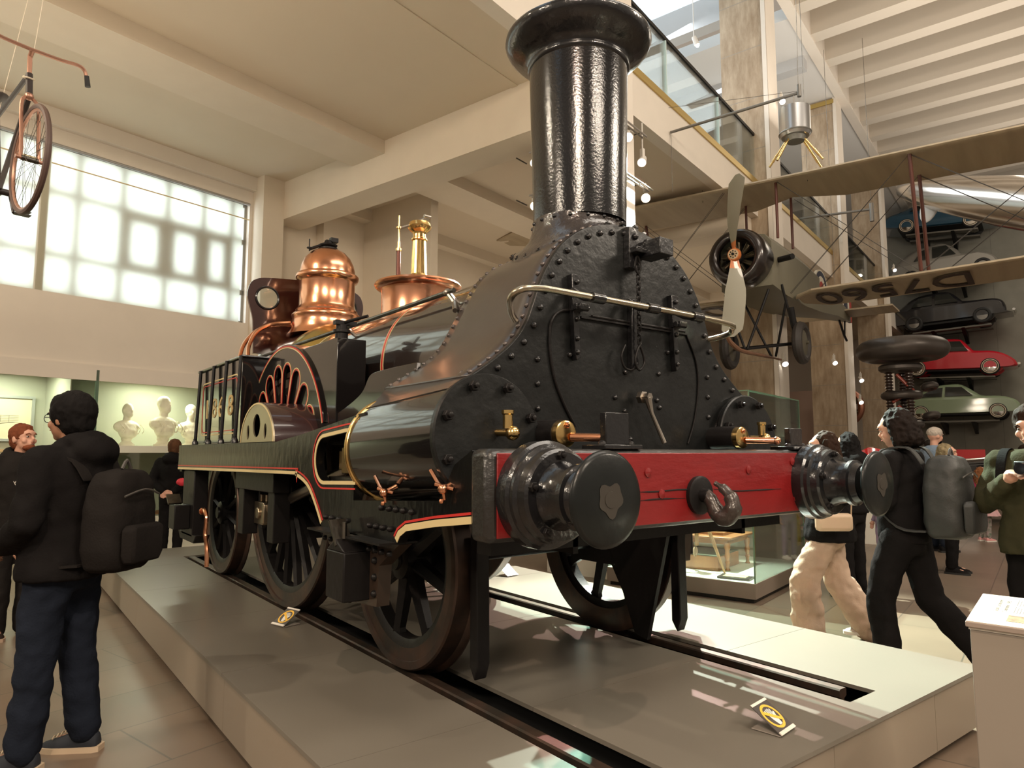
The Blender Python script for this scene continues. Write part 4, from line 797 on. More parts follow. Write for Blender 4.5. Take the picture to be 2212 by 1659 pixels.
# white display table with a red model
t = bthing('white_display_table', 12.85, 1.75, 0, 'long white display table beyond the right buffer', 'table'); m = M(); m.box(0, 2.3, 0, 1.8, 1.38, 1.5); put('table_top', m, mat('bright_white_top', (.8, .78, .72), .4), t, bevel=.01); m = M(); m.box(.2, 2.1, .2, 1.6, 0, 1.38); put('base', m, whitep, t)
t = bthing('red_model', 13.75, 2.55, 1.501, 'small glossy red pointed model on the white display table', 'model'); m = M(); m.loft([[Vector((x * .5, y, z)) for x, z in ((-w_, 0), (w_, 0), (w_ * .8, h_), (-w_ * .8, h_))] for y, w_, h_ in ((-.2, .12, .11), (-.12, .14, .13), (0, .14, .14), (.1, .12, .09), (.2, .04, .015))]); put('hull', m, mat('glossy_red', (.42, .01, .015), .15, coat=1), t, bevel=.01); m = M(); m.box(-.03, .03, -.08, -.02, .13, .145); put('badge', m, whitep, t)
# --- hanging satellite and its bar
t = bthing('hanging_satellite', 10, 2.6, 6.02, 'silver drum satellite with four golden legs hanging under a pole', 'satellite')
m = M(); m.lathe([(.19, .08), (.215, .12), (.218, .5), (.21, .505), (.01, .51)], (0, 0, 0), (0, 0, 1), 32); put('drum', m, mat('satellite_silver', (.5, .5, .5), .28, metal=.9, bump=.05), t, ang=30)
m = M(); m.lathe([(.01, .0), (.12, .01), (.15, .09)], (0, 0, 0), (0, 0, 1), 24); m.torus((0, 0, .13), .215, .012, n=32, m=6); put('underside', m, mat('satellite_grey', (.22, .22, .2), .4, metal=.6, bump=.3, bscale=30), t)
for dx, dy in ((-.25, .16), (.05, -.30), (.3, -.22), (-.1, .3)):
    m = M(); m.cyl((dx * .35, dy * .35, .06), (dx * 1.15, dy * 1.15, -.32), .016); m.cyl((dx * .8, dy * .8, -.15), (dx, dy, -.25), .02); put('leg', m, brass, t)
m = M(); m.cyl((0, 0, .5), (0, 0, .71), .008); put('hook', m, steel, t)
t = bthing('hanging_pole', 10, 2.55, 6.75, 'long grey pole hanging from cables above the satellite', 'pole', 'grey poles hanging from cables'); m = M(); m.cyl((0, 0, 0), (0, 1.98, 0), .022); m.cyl((0, -.03, -.06), (0, -.03, .12), .03); put('tube', m, mat('grey_tube', (.22, .21, .19), .45, metal=.6), t)
m = M(); m.cyl((0, -.02, .1), (-.0, -.10, 5.1), .004, n=6); m.cyl((0, 0, .03), (0, 2.6, .55), .003, n=6); m.cyl((0, 1.97, -.02), (0, 1.97, -1.0), .003, n=6); put('cable', m, steeld, t)
t = bthing('hanging_pole', 18, 3.0, 7.42, 'shorter grey pole hanging behind the biplane wing', 'pole'); m = M(); m.cyl((0, 0, .0), (0, 1.6, .12), .03); m.cyl((0, 0, -.3), (0, 0, .15), .05); put('tube', m, mat('grey_tube'  , (.22, .21, .19)), t)
m = M(); m.cyl((0, 0, .1), (0, 0, 4.4), .005, n=6); m.cyl((0, 1.55, .1), (0, 1.55, 4.4), .005, n=6); put('cable', m, steeld, t)
# --- biplane
BP = bthing('biplane', 11, 3.9, 3.05, 'drab biplane with a black cowled engine and four-figure wing number, hanging in the nave', 'aeroplane')
po = (-11, -3.9, -3.05)
def PM(): return M(po)
fab = mat('doped_linen', (.40, .32, .215), .6, c2=(.34, .27, .18), vscale=2, stretch=(.3, 3, 1)); fab2 = mat('olive_fabric', (.15, .135, .092), .5); cowlm = mat('black_cowl', (.03, .022, .02), .28, metal=.5, coat=.7, var=.4, vscale=4, coatr=.15)
drk = mat('dark_red_strut', (.10, .03, .02), .4, coat=.3); wire = mat('wire', (.05, .045, .04), .5)
def pp(name, m, mt, parent=None, **k): return put(name, m, mt, parent or BP, **k)
def zu(a): return 6.13 + .041 * a if a > 3.9 else 6.18 + .028 * a
def wing(nm, b0, ch, z0f, a0, a1, cut=None):
    m = PM(); rings = []; n = 14
    for i in range(n + 1):
        a = a0 + (a1 - a0) * i / n; e = min((a - a0), (a1 - a)); tipf = 1 if e > .35 else .35 + .65 * sqrt(max(0, 1 - ((.35 - e) / .35) ** 2)) if e < .35 else 1
        c = ch * tipf; off = (ch - c) * .35; z = z0f(a)
        if cut and abs(a - cut) < .42: c = ch - .42
        rings.append([Vector((b0 + off + c * u, a, z + h)) for u, h in ((0, 0), (.02, .035), (.15, .08), (.4, .085), (.75, .04), (1, -.005), (.75, .0), (.4, .02), (.15, .0), (.02, -.02))])
    m.loft(rings); return pp(nm, m, fab, ang=40)
uw = wing('upper_wing', 11.8, 1.5, zu, -1.45, 9.95, 3.7)
zl = lambda a: 4.36 + .0 * a + (.018 * (3.4 - a) if a < 3.4 else .025 * (a - 4.4))
lw = wing('lower_wing_right', 12.4, 1.5, zl, -1.4, 3.42); lw2 = wing('lower_wing_left', 12.4, 1.5, zl, 4.4, 9.3)
let = mat('number_paint', (.035, .02, .014), .6)
m = PM(); text(m, 'D7560', 1.12, lambda u, v, w_: (13.15 + v * 1.28 , .72 + (u) * .80, 4.325 + w_ + .018 * (3.4 - .72 - u * .8) + .02 - .012), .006, 'LEFT'); pp('number', m, let, lw, ang=0)
m = PM(); text(m, 'D7560', 1.12, lambda u, v, w_: (13.15 + v * 1.28, 4.75 + u * .8, 4.335 + .025 * (.35 + u * .8) + w_), .006, 'LEFT'); pp('number', m, let, lw2, ang=0)
m = PM(); rings = []
for b, hw, zt, zb in ((11.55, .44, 5.30, 4.36), (12.3, .44, 5.34, 4.32), (13.6, .43, 5.36, 4.34), (15.0, .38, 5.34, 4.46), (17.0, .25, 5.28, 4.72), (19.3, .06, 5.22, 4.95)):
    rings.append([Vector((b, 3.9 + x * hw, zb + (zt - zb) * z)) for x, z in ((-1, .0), (1, .0), (1, .8), (.75, .95), (.3, 1), (-.3, 1), (-.75, .95), (-1, .8))])
m.loft(rings); fu = pp('fuselage', m, fab2, ang=25)
m = PM(); m.lathe([(.46, 0), (.44, .25)], (11.5, 3.9, 4.83), (1, 0, 0), 40, False); 
m = PM(); m.lathe([(.30, -.02), (.33, -.08), (.40, -.10), (.46, -.05), (.495, .06), (.50, .2), (.49, .38), (.45, .62)], (11.18, 3.93, 4.83), (1, 0, 0), 48, False); cw = pp('cowling', m, cowlm, ang=60); sl = cw.modifiers.new('s', 'SOLIDIFY'); sl.thickness = .012
m = PM(); m.lathe([(.29, .25), (.001, .26)], (11.2, 3.93, 4.83), (1, 0, 0), 40, False); m.cyl((11.15, 3.93, 4.83), (11.45, 3.93, 4.83), .11); pp('engine_back', m, mat('soot_black', (.008, .007, .007), .7), cw)
for k in range(9):
    t = 2 * pi * k / 9 + .2; d = Vector((0, cos(t), sin(t))); c = Vector((11.3, 3.93, 4.83)); m = PM(); m.cyl(c + d * .1, c + d * .27, .035, .05, 10); m.cyl(c + d * .1 + Vector((-.06, .03 * -sin(t), .03 * cos(t))), c + d * .28 + Vector((-.06, 0, 0)), .006, n=6); m.cyl(c + d * .1 + Vector((-.06, 0, 0)), c + d * .29 + Vector((-.06, .04 * sin(t), -.04 * cos(t))), .006, n=6); pp('engine_cylinder', m, mat('engine_iron', (.10, .08, .05), .35, metal=.8), cw)
m = PM(); rings = []
for i in range(25):
    s = -1.37 + 2.74 * i / 24; q = abs(s); c = .08 if q < .1 else (.075 + .10 * min(1, (q - .1) / .5)); c *= 1 if q < 1.2 else sqrt(max(.05, 1 - ((q - 1.2) / .175) ** 2)); tw = radians(52 - 34 * min(1, q / 1.3)) * (1 if s > 0 else 1); th_ = .05 * (1 - q / 1.6)
    cu = .03 * sin(q * 3) * (-1 if s < 0 else 1)
    yy = 3.9 + s * -.05 + cu; sg = 1 if s > 0 else -1
    rings.append([Vector((11.0 + sin(tw) * u * c * sg + h * cos(tw), yy + cos(tw) * u * c - h * sin(tw) * sg * 0, 4.82 + s)) for u, h in ((-1, 0), (-.4, th_ * .6), (.4, th_ * .6), (1, 0), (.4, -th_ * .3), (-.4, -th_ * .3))])
gm = mat('grey_green_blade', (.27, .25, .19), .4, coat=.3)
for nm, r0, r1, mt in (('propeller_blade', 0, 10, gm), ('propeller_blade', 14, 24, gm), ('propeller_root', 10, 14, mat('orange_wood', (.55, .17, .05), .35, coat=.5))):
    m = PM(); m.loft(rings[r0:r1 + 1]); 
    if nm == 'propeller_root': m.lathe([(.10, -.05), (.115, 0), (.10, .05)], (11, 3.9, 4.82), (1, 0, 0), 24)
    pp(nm, m, mt, ang=50)
m = PM(); m.lathe([(.085, -.062), (.085, -.05)], (11, 3.9, 4.82), (1, 0, 0), 28); hb_ = pp('hub_plate', m, mat('pale_hub', (.55, .4, .25), .4)); 
m = PM(); m.lathe([(.022, -.09), (.022, -.06)], (11, 3.9, 4.82), (1, 0, 0), 16)
for k in range(8): t = 2 * pi * k / 8; m.lathe([(.011, -.075), (.011, -.06)], (11, 3.9 + .055 * cos(t), 4.82 + .055 * sin(t)), (1, 0, 0), 6)
pp('hub_bolts', m, blackm, hb_)
m = PM(); m.cyl((11.9, 3.45, 4.86), (11.75, 3.18, 4.84), .05); pp('exhaust_stub', m, blackm)
for a in (4.51, 3.24):
    m = PM(); m.torus((12.3, a, 3.44), .29, .085, (0, 1, 0), 36, 10, 1.0); wt = pp('tyre', m, mat('old_rubber', (.028, .023, .02), .6)); m = PM(); m.lathe([(.25, -.04), (.12, -.07), (.03, -.08), (.03, -.12)], (12.3, a, 3.44), (0, 1, 0), 32); m.lathe([(.25, .04), (.12, .07), (.001, .08)], (12.3, a, 3.44), (0, 1, 0), 32); pp('wheel_disc', m, mat('olive_disc', (.075, .065, .045), .5), wt)
m = PM(); m.cyl((12.3, 3.24, 3.44), (12.3, 4.51, 3.44), .03); pp('axle', m, blackm)
m = PM(); m.tube([(10.5, 3.9, 3.46), (10.62, 3.9, 3.34), (10.85, 3.88, 3.25), (11.2, 3.87, 3.22), (12.0, 3.83, 3.24), (13.0, 3.80, 3.27)], [.02, .035, .04, .035, .03, .02], 8, sm=4); pp('skid', m, mat('skid_wood', (.17, .085, .05), .45))
for p0, p1 in (((11.6, 3.55, 4.3), (11.35, 3.86, 3.28)), ((11.6, 4.3, 4.3), (11.35, 3.9, 3.28)), ((12.6, 3.55, 4.3), (12.75, 3.82, 3.3)), ((12.6, 4.3, 4.3), (12.7, 3.88, 3.3)), ((12.0, 3.45, 4.45), (12.3, 3.33, 3.5)), ((12.0, 4.35, 4.45), (12.3, 4.42, 3.5)), ((11.35, 3.86, 3.28), (12.3, 3.4, 3.44)), ((11.35, 3.86, 3.28), (12.3, 4.4, 3.44))):
    m = PM(); m.cyl(p0, p1, .022); pp('undercarriage_strut', m, blackm)
for a in (3.35, 4.4): m = PM(); m.cyl((12.12, a, 4.05), (12.22, a - .02, 3.72), .055); pp('shock_absorber', m, blackm)
for p0, p1 in (((12.0, 3.48, 5.28), (12.0, 3.48, zu(3.5))), ((12.9, 3.48, 5.3), (12.9, 3.48, zu(3.5))), ((12.0, 4.32, 5.28), (12.0, 4.32, zu(4.3))), ((12.9, 4.32, 5.3), (12.9, 4.32, zu(4.3)))):
    m = PM(); m.tube([p0, p1], .025, 8); pp('cabane_strut', m, drk)
for a in (1.42, -1.0, 6.5, 8.4):
    for bl, bu in ((12.5, 11.95), (13.55, 13.0)): m = PM(); m.tube([(bl, a, zl(a) + .06), (bu, a, zu(a))], .03, 8); pp('wing_strut', m, drk)
m = PM()
for bl, bu in ((12.5, 11.95), (13.55, 13.0)):
    for a0, a1 in ((3.45, 1.42), (1.42, -1.0), (4.4, 6.5), (6.5, 8.4)):
        for e in (0, .05): m.cyl((bl + e, a0, zl(a0) + .05), (bu, a1, zu(a1)), .0045, n=5); m.cyl((bu + e, a0, zu(a0)), (bl, a1, zl(a1) + .05), .0045, n=5)
pp('bracing_wires', m, wire)
for r, mt, y in ((.36, mat('cream_ring', (.6, .55, .42), .5), .006), (.33, mat('roundel_blue', (.02, .025, .05), .5), .009), (.22, mat('roundel_white', (.6, .55, .45), .5), .012), (.11, mat('roundel_red', (.35, .03, .02), .5), .015)):
    m = PM(); m.lathe([(r, -y), (r, .05)], (15.0, 3.52 - .0, 5.0), (.085, 1, 0), 32); pp('roundel', m, mt, fu)
m = PM(); m.prism([(18.9, 4.95), (19.5, 4.95), (19.62, 5.2), (19.55, 5.62), (19.25, 5.75), (19.0, 5.5)], 3.88, 3.92, 'xz'); rd = pp('rudder', m, mat('roundel_blue', (.02, .025, .05)))
m = PM(); m.box(19.2, 19.36, 3.87, 3.93, 4.96, 5.7); pp('white_stripe', m, mat('roundel_white', (.6, .55, .45)), rd); m = PM(); m.box(19.36, 19.56, 3.86, 3.94, 4.96, 5.6); pp('red_stripe', m, mat('roundel_red', (.35, .03, .02)), rd)
m = PM(); m.box(18.2, 19.2, 2.7, 5.1, 5.05, 5.09); pp('tailplane', m, fab)
m = PM(); m.tube([(18.2, 3.9, 4.9), (18.7, 3.9, 4.55), (19.0, 3.9, 4.42)], .03); m.cyl((18.9, 3.9, 4.95), (18.8, 3.9, 4.5), .02); pp('tail_skid', m, blackm)
m = PM()
for b, a, z in ((12.2, 3.0, 6.25), (12.2, 4.9, 6.3), (18.0, 3.9, 5.2)): m.cyl((b, a, z), (b, a, 6.56 if a > 4.6 else 11.85), .005, n=6)
pp('hanging_cable', m, steeld)
# --- silver aircraft nose behind
t = bthing('silver_aircraft', 20, 2.2, 7.6, 'polished silver aircraft body hanging at the upper right', 'aircraft'); so = (-20, -2.2, -7.6)
sil = mat('polished_aluminium', (.62, .58, .53), .18, metal=1, bump=.03, bscale=3)
m = M(so); c0 = Vector((20.4, 2.75, 8.62)); c1 = Vector((16.6, -1.6, 5.85)); dd = (c1 - c0).normalized(); L_ = (c1 - c0).length
m.lathe([(.05, 0), (.22, .25), (.36, 1.0), (.47, 2.2), (.56, 3.6), (.62, L_)], c0, dd, 48); put('fuselage', m, sil, t, ang=50)
for c, r in (((19.6, 1.95, 7.72), (.04, .20, .42)), ((20.3, 1.9, 8.75), (.03, .14, .2))): m = M(so); m.ell(c, r, 20, Matrix.Rotation(.35, 3, 'X')); put('fin', m, mat('pale_fin', (.62, .62, .6), .35), t)
# --- toroid terminal
t = bthing('high_voltage_generator', 16, 2.25, 0, 'dark generator topped by a large smooth metal ring, in front of the wall of cars', 'generator')
dkm = mat('dark_grey_metal', (.11, .095, .085), .38, metal=.6, var=.3, vscale=2); ins = mat('insulator_brown', (.045, .028, .022), .3, coat=.5)
m = M(); m.torus((0, 0, 3.66), .60, .26, n=56, m=20, sz=.85); m.lathe([(.6, -.1), (.6, .1)], (0, 0, 3.60), (0, 0, 1), 40); put('top_ring', m, dkm, t, ang=50)
m = M(); m.lathe([(.36, 0), (.40, .04), (.40, .10), (.36, .14)], (0, .05, 3.22), (0, 0, 1), 40); put('collar', m, dkm, t)
for z in (2.72, 2.12, 1.5): m = M(); m.torus((0, .05, z), .30, .085, n=40, m=12); m.lathe([(.3, -.05), (.3, .05)], (0, .05, z), (0, 0, 1), 32); put('ring', m, dkm, t, ang=50)
for z in (2.9, 2.3, 1.75): m = M(); m.torus((.3, -.42, z), .10, .07, n=24, m=10, axis=(.2, .2, 1)); put('small_ring', m, dkm, t)
for x, y in ((-.1, .25), (-.1, -.12), (.2, .05)):
    m = M(); pr = []
    for k in range(44): z = .5 + k * .062; pr += [(.055, z), (.085, z + .02), (.055, z + .04)]
    m.lathe(pr, (x, y, 0), (0, 0, 1), 16); put('insulator_column', m, ins, t, ang=30)
for k in range(6): m = M(); m.cyl((-.12, .2 - .3 * (k % 2), 1.3 + .32 * k), (-.12, -.2 + .3 * (k % 2), 1.55 + .32 * k), .032); put('red_tube', m, mat('red_resistor', (.30, .05, .03), .35, coat=.5), t)
m = M(); m.lathe([(.7, 0), (.7, .4), (.45, .5), (.3, .55)], (0, 0, 0), (0, 0, 1), 32); put('base', m, dkm, t)
# --- cars on the end wall
rub = mat('black_rubber', (.012, .012, .012), .6); chrome = mat('chrome', (.7, .68, .64), .12, metal=1); win = mat('car_glass', (.02, .022, .02), .08, coat=.5); wwall = mat('whitewall', (.62, .52, .38), .5)
def car(name, b, a, z, label, prof, belt, Wd, wheels, color, wins, tilt=0, ww=False, rw=.32, fend=None, rough=.25, metal=0):
    # prof: closed side outline (u along the car, nose = +u, pointing to -a), wheels: u positions
    t = empty(name, W(b, a, z), TH - pi / 2, label, 'car', 'cars on shelves up the end wall'); t.rotation_euler = (0, radians(-tilt), TH - pi / 2)
    pm = mat(name + '_paint_' + label.split()[0], color, rough, coat=1, coatr=.06, metal=metal)
    m = M(); rings = []; P = [Vector((u, 0, v)) for u, v in prof]; P = smooth(P, 3, True); H = max(p.z for p in P)
    for k, y in enumerate((-1, -.97, -.9, -.78, -.66, -.5, 0, .5, .66, .78, .9, .97, 1)):
        q = abs(y); r = []
        for p in P:
            z_ = p.z; g = 1
            if z_ > belt: 
                g = 1 if q < .6 else (.93 if q < .7 else (.72 if q < .8 else (.35 if q < .92 else .0)))
                z_ = belt + (z_ - belt) * g
            sh = 1 if q < .85 else (.985 if q < .95 else .95)
            zz = z_ if q < .95 else belt * .5 + (z_ - belt * .5) * .86
            r.append(Vector((p.x * sh, y * Wd, zz)))
        rings.append(r)
    m.loft(rings); body = put('body', m, pm, t, ang=50)
    def surf(f):
        T_b = ((0, .985), (.35, .925), (.72, .81), (.93, .70), (1, .6))
        for (f0, y0), (f1, y1) in zip(T_b, T_b[1:]):
            if f <= f1: return y0 + (y1 - y0) * max(0, f - f0) / (f1 - f0)
        return .6
    for wv in wins:
        for side in (-1, 1):
            m = M(); bl, br, tr, tl = wv; rows = []
            for i in range(6):
                t_ = i / 5; a_ = Vector(bl).lerp(Vector(tl), t_); b__ = Vector(br).lerp(Vector(tr), t_); rows.append((a_, b__))
            v = []; fs = []
            for a_, b__ in rows:
                for p_ in (a_, b__): yy = surf((p_.y - belt) / (H - belt)) * Wd + .012; v.append(Vector((p_.x, side * yy, p_.y)))
            for i in range(5): fs.append((2 * i, 2 * i + 1, 2 * i + 3, 2 * i + 2))
            nv = len(v); v += [p - Vector((0, side * .03, 0)) for p in v]; fs += [tuple(nv + q for q in f) for f in fs]
            rim = [0, 1] + [2 * i + 1 for i in range(1, 6)] + [2 * i for i in range(5, 0, -1)]
            for i in range(len(rim)): q0, q1 = rim[i], rim[(i + 1) % len(rim)]; fs.append((q0, q1, nv + q1, nv + q0))
            m.add(v, fs); put('side_window', m, win, t, ang=0)
    for u in wheels:
        m = M(); 
        for s in ((-1, 1) if fend else ()): m.ell((u, s * Wd * .72, rw + .10), (rw * 1.38, Wd * .22, rw * 1.15), 20)
        put('mudguard', m, pm, t, ang=60) if fend else None
        for s in (-1, 1):
            m = M(); m.torus((u, s * Wd * .93, rw), rw - .075, .078, (0, 1, 0), 32, 10); tw = put('tyre', m, rub, t)
            m = M(); m.lathe([(rw - .08, 0), (rw - .1, .03), (.05, .05)], (u, s * Wd * .93, rw), (0, s, 0), 28); put('hubcap', m, chrome if ww else mat('wheel_grey', (.2, .19, .17), .3, metal=.6), tw)
            if ww: m = M(); m.lathe([(rw - .13, .06), (rw - .07, .078), (rw - .045, .07)], (u, s * Wd * .93, rw), (0, s, 0), 28, False); put('white_wall', m, wwall, tw)
    m = M(); L0 = min(p.x for p in P); L1 = max(p.x for p in P); m.tube([(L1 + .03, -Wd * .75, .42), (L1 + .07, 0, .42), (L1 + .03, Wd * .75, .42)], .05, 8); put('front_bumper', m, chrome, t); m = M(); m.tube([(L0 - .02, -Wd * .75, .42), (L0 - .06, 0, .42), (L0 - .02, Wd * .75, .42)], .05, 8); put('rear_bumper', m, chrome, t)
    m = M(); m.box(L0 + .6, L1 - .6, -Wd * .85, Wd * .85, .2, .28); put('underside', m, rub, t)
    # shelf
    s = empty('car_shelf', W(b + .1, a, z - .02), TH - pi / 2, 'dark steel shelf bracket under the ' + label.split(',')[0].replace('glossy ', '')[:40], 'shelf', 'steel shelves carrying the cars'); s.rotation_euler = t.rotation_euler
    m = M(); m.box(L0 + .9, L1 - .7, -Wd * 1.0, -Wd * .5, -.06, 0); m.box(L0 + .9, L1 - .7, Wd * .3, Wd * .8, -.06, 0); put('ramp', m, mat('shelf_grey', (.13, .12, .10), .5, metal=.4), s); m = M(); 
    for u in (-.5, .5): m.prism([(-.9, -.06), (.8, -.06), (.8, -.5), (.3, -.35)], u - .06, u + .06, 'yz')
    put('bracket', m, blackm, s)
beetle = [(-2.0, .35), (-2.02, .5), (-1.95, .75), (-1.7, 1.0), (-1.3, 1.22), (-.9, 1.38), (-.4, 1.48), (0, 1.49), (.3, 1.42), (.62, 1.05), (.75, .98), (1.2, .93), (1.6, .82), (1.9, .62), (2.02, .45), (1.95, .3), (1.0, .26), (-1.0, .26), (-1.8, .3)]
car('beetle_car', 32.05, 2.72, 4.52, 'glossy red rounded car with whitewall tyres, on the middle shelf of the end wall', beetle, .92, .76, (-1.2, 1.2), (.50, .012, .025), [[(-1.0, .95), (-.25, .95), (-.2, 1.36), (-.75, 1.3)], [(-.15, .95), (.52, .95), (.25, 1.36), (-.12, 1.37)]], -2, True, .33, True)
minor = [(-1.95, .35), (-1.95, .6), (-1.85, .85), (-1.55, 1.05), (-1.25, 1.3), (-.9, 1.45), (-.3, 1.5), (.15, 1.45), (.5, 1.1), (.62, 1.0), (1.2, .95), (1.7, .88), (1.88, .7), (1.92, .4), (1.8, .3), (-1.8, .3)]
car('saloon_car', 32.0, 2.78, 6.42, 'glossy black old saloon car with round mudguards, above the red car', minor, .92, .76, (-1.12, 1.15), (.012, .012, .014), [[(-1.15, .97), (-.45, .97), (-.42, 1.36), (-.9, 1.33)], [(-.35, .97), (.42, .97), (.15, 1.36), (-.32, 1.38)]], 2, False, .32, True)
saab = [(-1.95, .35), (-1.95, .6), (-1.6, .85), (-1.15, 1.15), (-.7, 1.36), (-.2, 1.42), (.2, 1.38), (.65, 1.05), (.85, .93), (1.4, .88), (1.85, .72), (2.0, .5), (1.95, .32), (1.7, .26), (-1.7, .26)]
car('coupe_car', 32.0, 2.66, 2.80, 'pale green streamlined car on the lowest shelf of the end wall', saab, .86, .78, (-1.2, 1.3), (.26, .33, .21), [[(-1.25, .92), (-.45, .92), (-.42, 1.28), (-.75, 1.25)], [(-.35, .92), (.55, .92), (.2, 1.27), (-.33, 1.3)]], 0, True, .31, False)
deux = [(-1.85, .4), (-1.9, .6), (-1.75, .9), (-1.4, 1.25), (-.9, 1.5), (-.3, 1.58), (.1, 1.55), (.5, 1.2), (.65, 1.0), (1.2, .92), (1.6, .7), (1.75, .45), (1.6, .35), (-1.6, .35)]
car('compact_car', 32.0, 2.75, 8.32, 'matt silver-grey rounded car with a sloping back, second from the top', deux, .92, .72, (-1.15, 1.25), (.27, .255, .225), [[(-1.0, .97), (-.45, .97), (-.42, 1.42), (-.7, 1.38)], [(-.35, .97), (.45, .97), (.15, 1.42), (-.32, 1.45)]], 3, False, .32, True, .4, .3)
pors = [(-2.0, .35), (-2.0, .55), (-1.8, .78), (-1.3, 1.02), (-.8, 1.22), (-.3, 1.31), (.1, 1.28), (.5, .98), (.7, .88), (1.3, .82), (1.8, .7), (2.0, .5), (1.9, .3), (1.0, .22), (-1.0, .22), (-1.8, .28)]
car('sports_car', 32.0, 2.9, 10.35, 'dark blue low sports car on the topmost shelf of the end wall', pors, .82, .8, (-1.1, 1.1), (.015, .06, .10), [[(-1.0, .88), (-.35, .88), (-.32, 1.18), (-.7, 1.12)], [(-.25, .88), (.38, .88), (.1, 1.18), (-.22, 1.2)]], -5, True, .31, False)
# dark open car on the floor far away
t = empty('open_car', W(19, 1.6, 0), TH - pi / 2 + .15, 'long black vintage open car far away at the right on the floor', 'car')
m = M(); P = [(-2.2, .45), (-2.2, 1.1), (-1.8, 1.35), (-.6, 1.30), (.2, 1.35), (1.6, 1.5), (2.4, 1.42), (2.5, .6), (2.3, .4)]; m.prism(P, -.8, .8, 'xz'); put('body', m, mat('vintage_black', (.01, .01, .011), .2, coat=1), t, bevel=.08)
m = M(); m.box(-2.0, 2.4, -.86, -.8, 1.05, 1.1); m.tube([(-2.1, -.82, 1.42), (0, -.84, 1.38), (1.4, -.84, 1.52), (2.4, -.84, 1.48)], .03); put('chrome_strip', m, chrome, t)
m = M(); m.box(-.5, .5, .2, .7, 1.4, 1.62); put('red_hood', m, mat('red_cover', (.5, .02, .02), .5), t)
for u in (-1.5, 1.6): m = M(); m.torus((u, -.75, .4), .33, .08, (0, 1, 0), 28, 8); m.torus((u, .75, .4), .33, .08, (0, 1, 0), 28, 8); put('tyres', m, rub, t)
# propeller-driven engine display on the partition wall
t = bthing('rotary_engine_display', 22.2, 4.75, 1.9, 'dark round aero engine mounted high between the far columns', 'engine')
m = M(); m.torus((0, 0, 1.0), .5, .10, (1, 0, 0), 32, 8); put('ring', m, mat('copper_ring', (.25, .10, .06), .35, metal=.7), t)
for k in range(7): tt = 2 * pi * k / 7; m = M(); m.cyl((0, .1 * cos(tt), 1 + .1 * sin(tt)), (0, .45 * cos(tt), 1 + .45 * sin(tt)), .08, .10, 12); put('cylinder', m, mat('engine_iron', (.10, .08, .05)), t)
m = M(); m.box(-.1, .1, -.35, .35, -.1, .5); m.cyl((0, 0, -1.9), (0, 0, 0), .08); put('stand', m, blackm, t)
# --- bicycle hanging from the ceiling
t = empty('racing_bicycle', (.085, 5.0, 3.0), radians(180 + 14), 'old copper-coloured racing bicycle hanging from wires at the upper left', 'bicycle')
bz = .34; pk = mat('pinkish_steel', (.44, .24, .17), .35, metal=.7); bkt = mat('bike_black', (.03, .022, .02), .4)
def bikewheel(y, nm):
    m = M(); m.torus((0, y, bz), .325, .018, (1, 0, 0), 56, 8); ty = put(nm, m, mat('bike_tyre', (.09, .055, .045), .5), t)
    m = M(); m.torus((0, y, bz), .306, .010, (1, 0, 0), 56, 6); put('rim', m, pk, ty)
    m = M(); m.cyl((-.045, y, bz), (.045, y, bz), .016)
    for k in range(28): tt = 2 * pi * k / 28; o = tt + (.5 if k % 2 else -.5); m.cyl((.03 * (1 if k % 4 < 2 else -1), y + .016 * cos(o), bz + .016 * sin(o)), (0, y + .3 * cos(tt), bz + .3 * sin(tt)), .0014, n=4)
    put('spokes', m, steeld, ty)
bikewheel(0, 'front_tyre'); bikewheel(-1.02, 'rear_tyre')
hd0 = Vector((0, -.10, bz + .44)); hd1 = Vector((0, -.13, bz + .60)); bb_ = Vector((0, -.60, bz - .05)); st = Vector((0, -.76, bz + .52)); rr2 = Vector((0, -1.02, bz))
m = M(); m.tube([hd0, bb_], .016); m.tube([hd1, st], .015); m.tube([bb_, st + Vector((0, -.03, .08))], .016); m.tube([hd0, hd1], .02)
for s in (-1, 1): m.tube([bb_ + Vector((s * .03, 0, 0)), rr2 + Vector((s * .05, 0, 0))], .009); m.tube([st, rr2 + Vector((s * .05, 0, 0))], .008)
put('frame', m, bkt, t)
m = M(); 
for s in (-1, 1): m.tube([hd0 + Vector((s * .02, 0, -.01)), Vector((s * .045, -.07, bz + .36)), Vector((s * .045, -.01, bz + .08)), Vector((s * .05, 0, bz))], .011, sm=3)
m.cyl((-.075, 0, bz), (.075, 0, bz), .012); m.ell(hd0, .026); put('fork', m, pk, t)
m = M(); m.tube([hd1, hd1 + Vector((0, -.01, .12)), hd1 + Vector((0, .03, .15))], .014)
hbp = [(-.02, .03), (.15, .035), (.24, .02), (.28, -.0), (.30, -.06)]
for s in (-1, 1): m.tube([hd1 + Vector((s * x, .03 + (.05 if x > .2 else 0), .12 + z)) for x, z in hbp], .012, sm=4)
put('handlebar', m, pk, t)
for s in (-1, 1): m = M(); m.tube([hd1 + Vector((s * .295, .08, .09)), hd1 + Vector((s * .305, .08, .02))], [.015, .018]); put('grip', m, rub, t)
m = M(); m.cyl(bb_ + Vector((-.06, 0, 0)), bb_ + Vector((.06, 0, 0)), .022); m.torus(bb_ + Vector((.05, 0, 0)), .085, .006, (1, 0, 0), 28, 5); m.cyl(bb_ + Vector((-.06, 0, 0)), bb_ + Vector((-.07, .08, -.15)), .009); m.cyl(bb_ + Vector((.06, 0, 0)), bb_ + Vector((.07, -.08, .15)), .009); cq = put('crank', m, bkt, t)
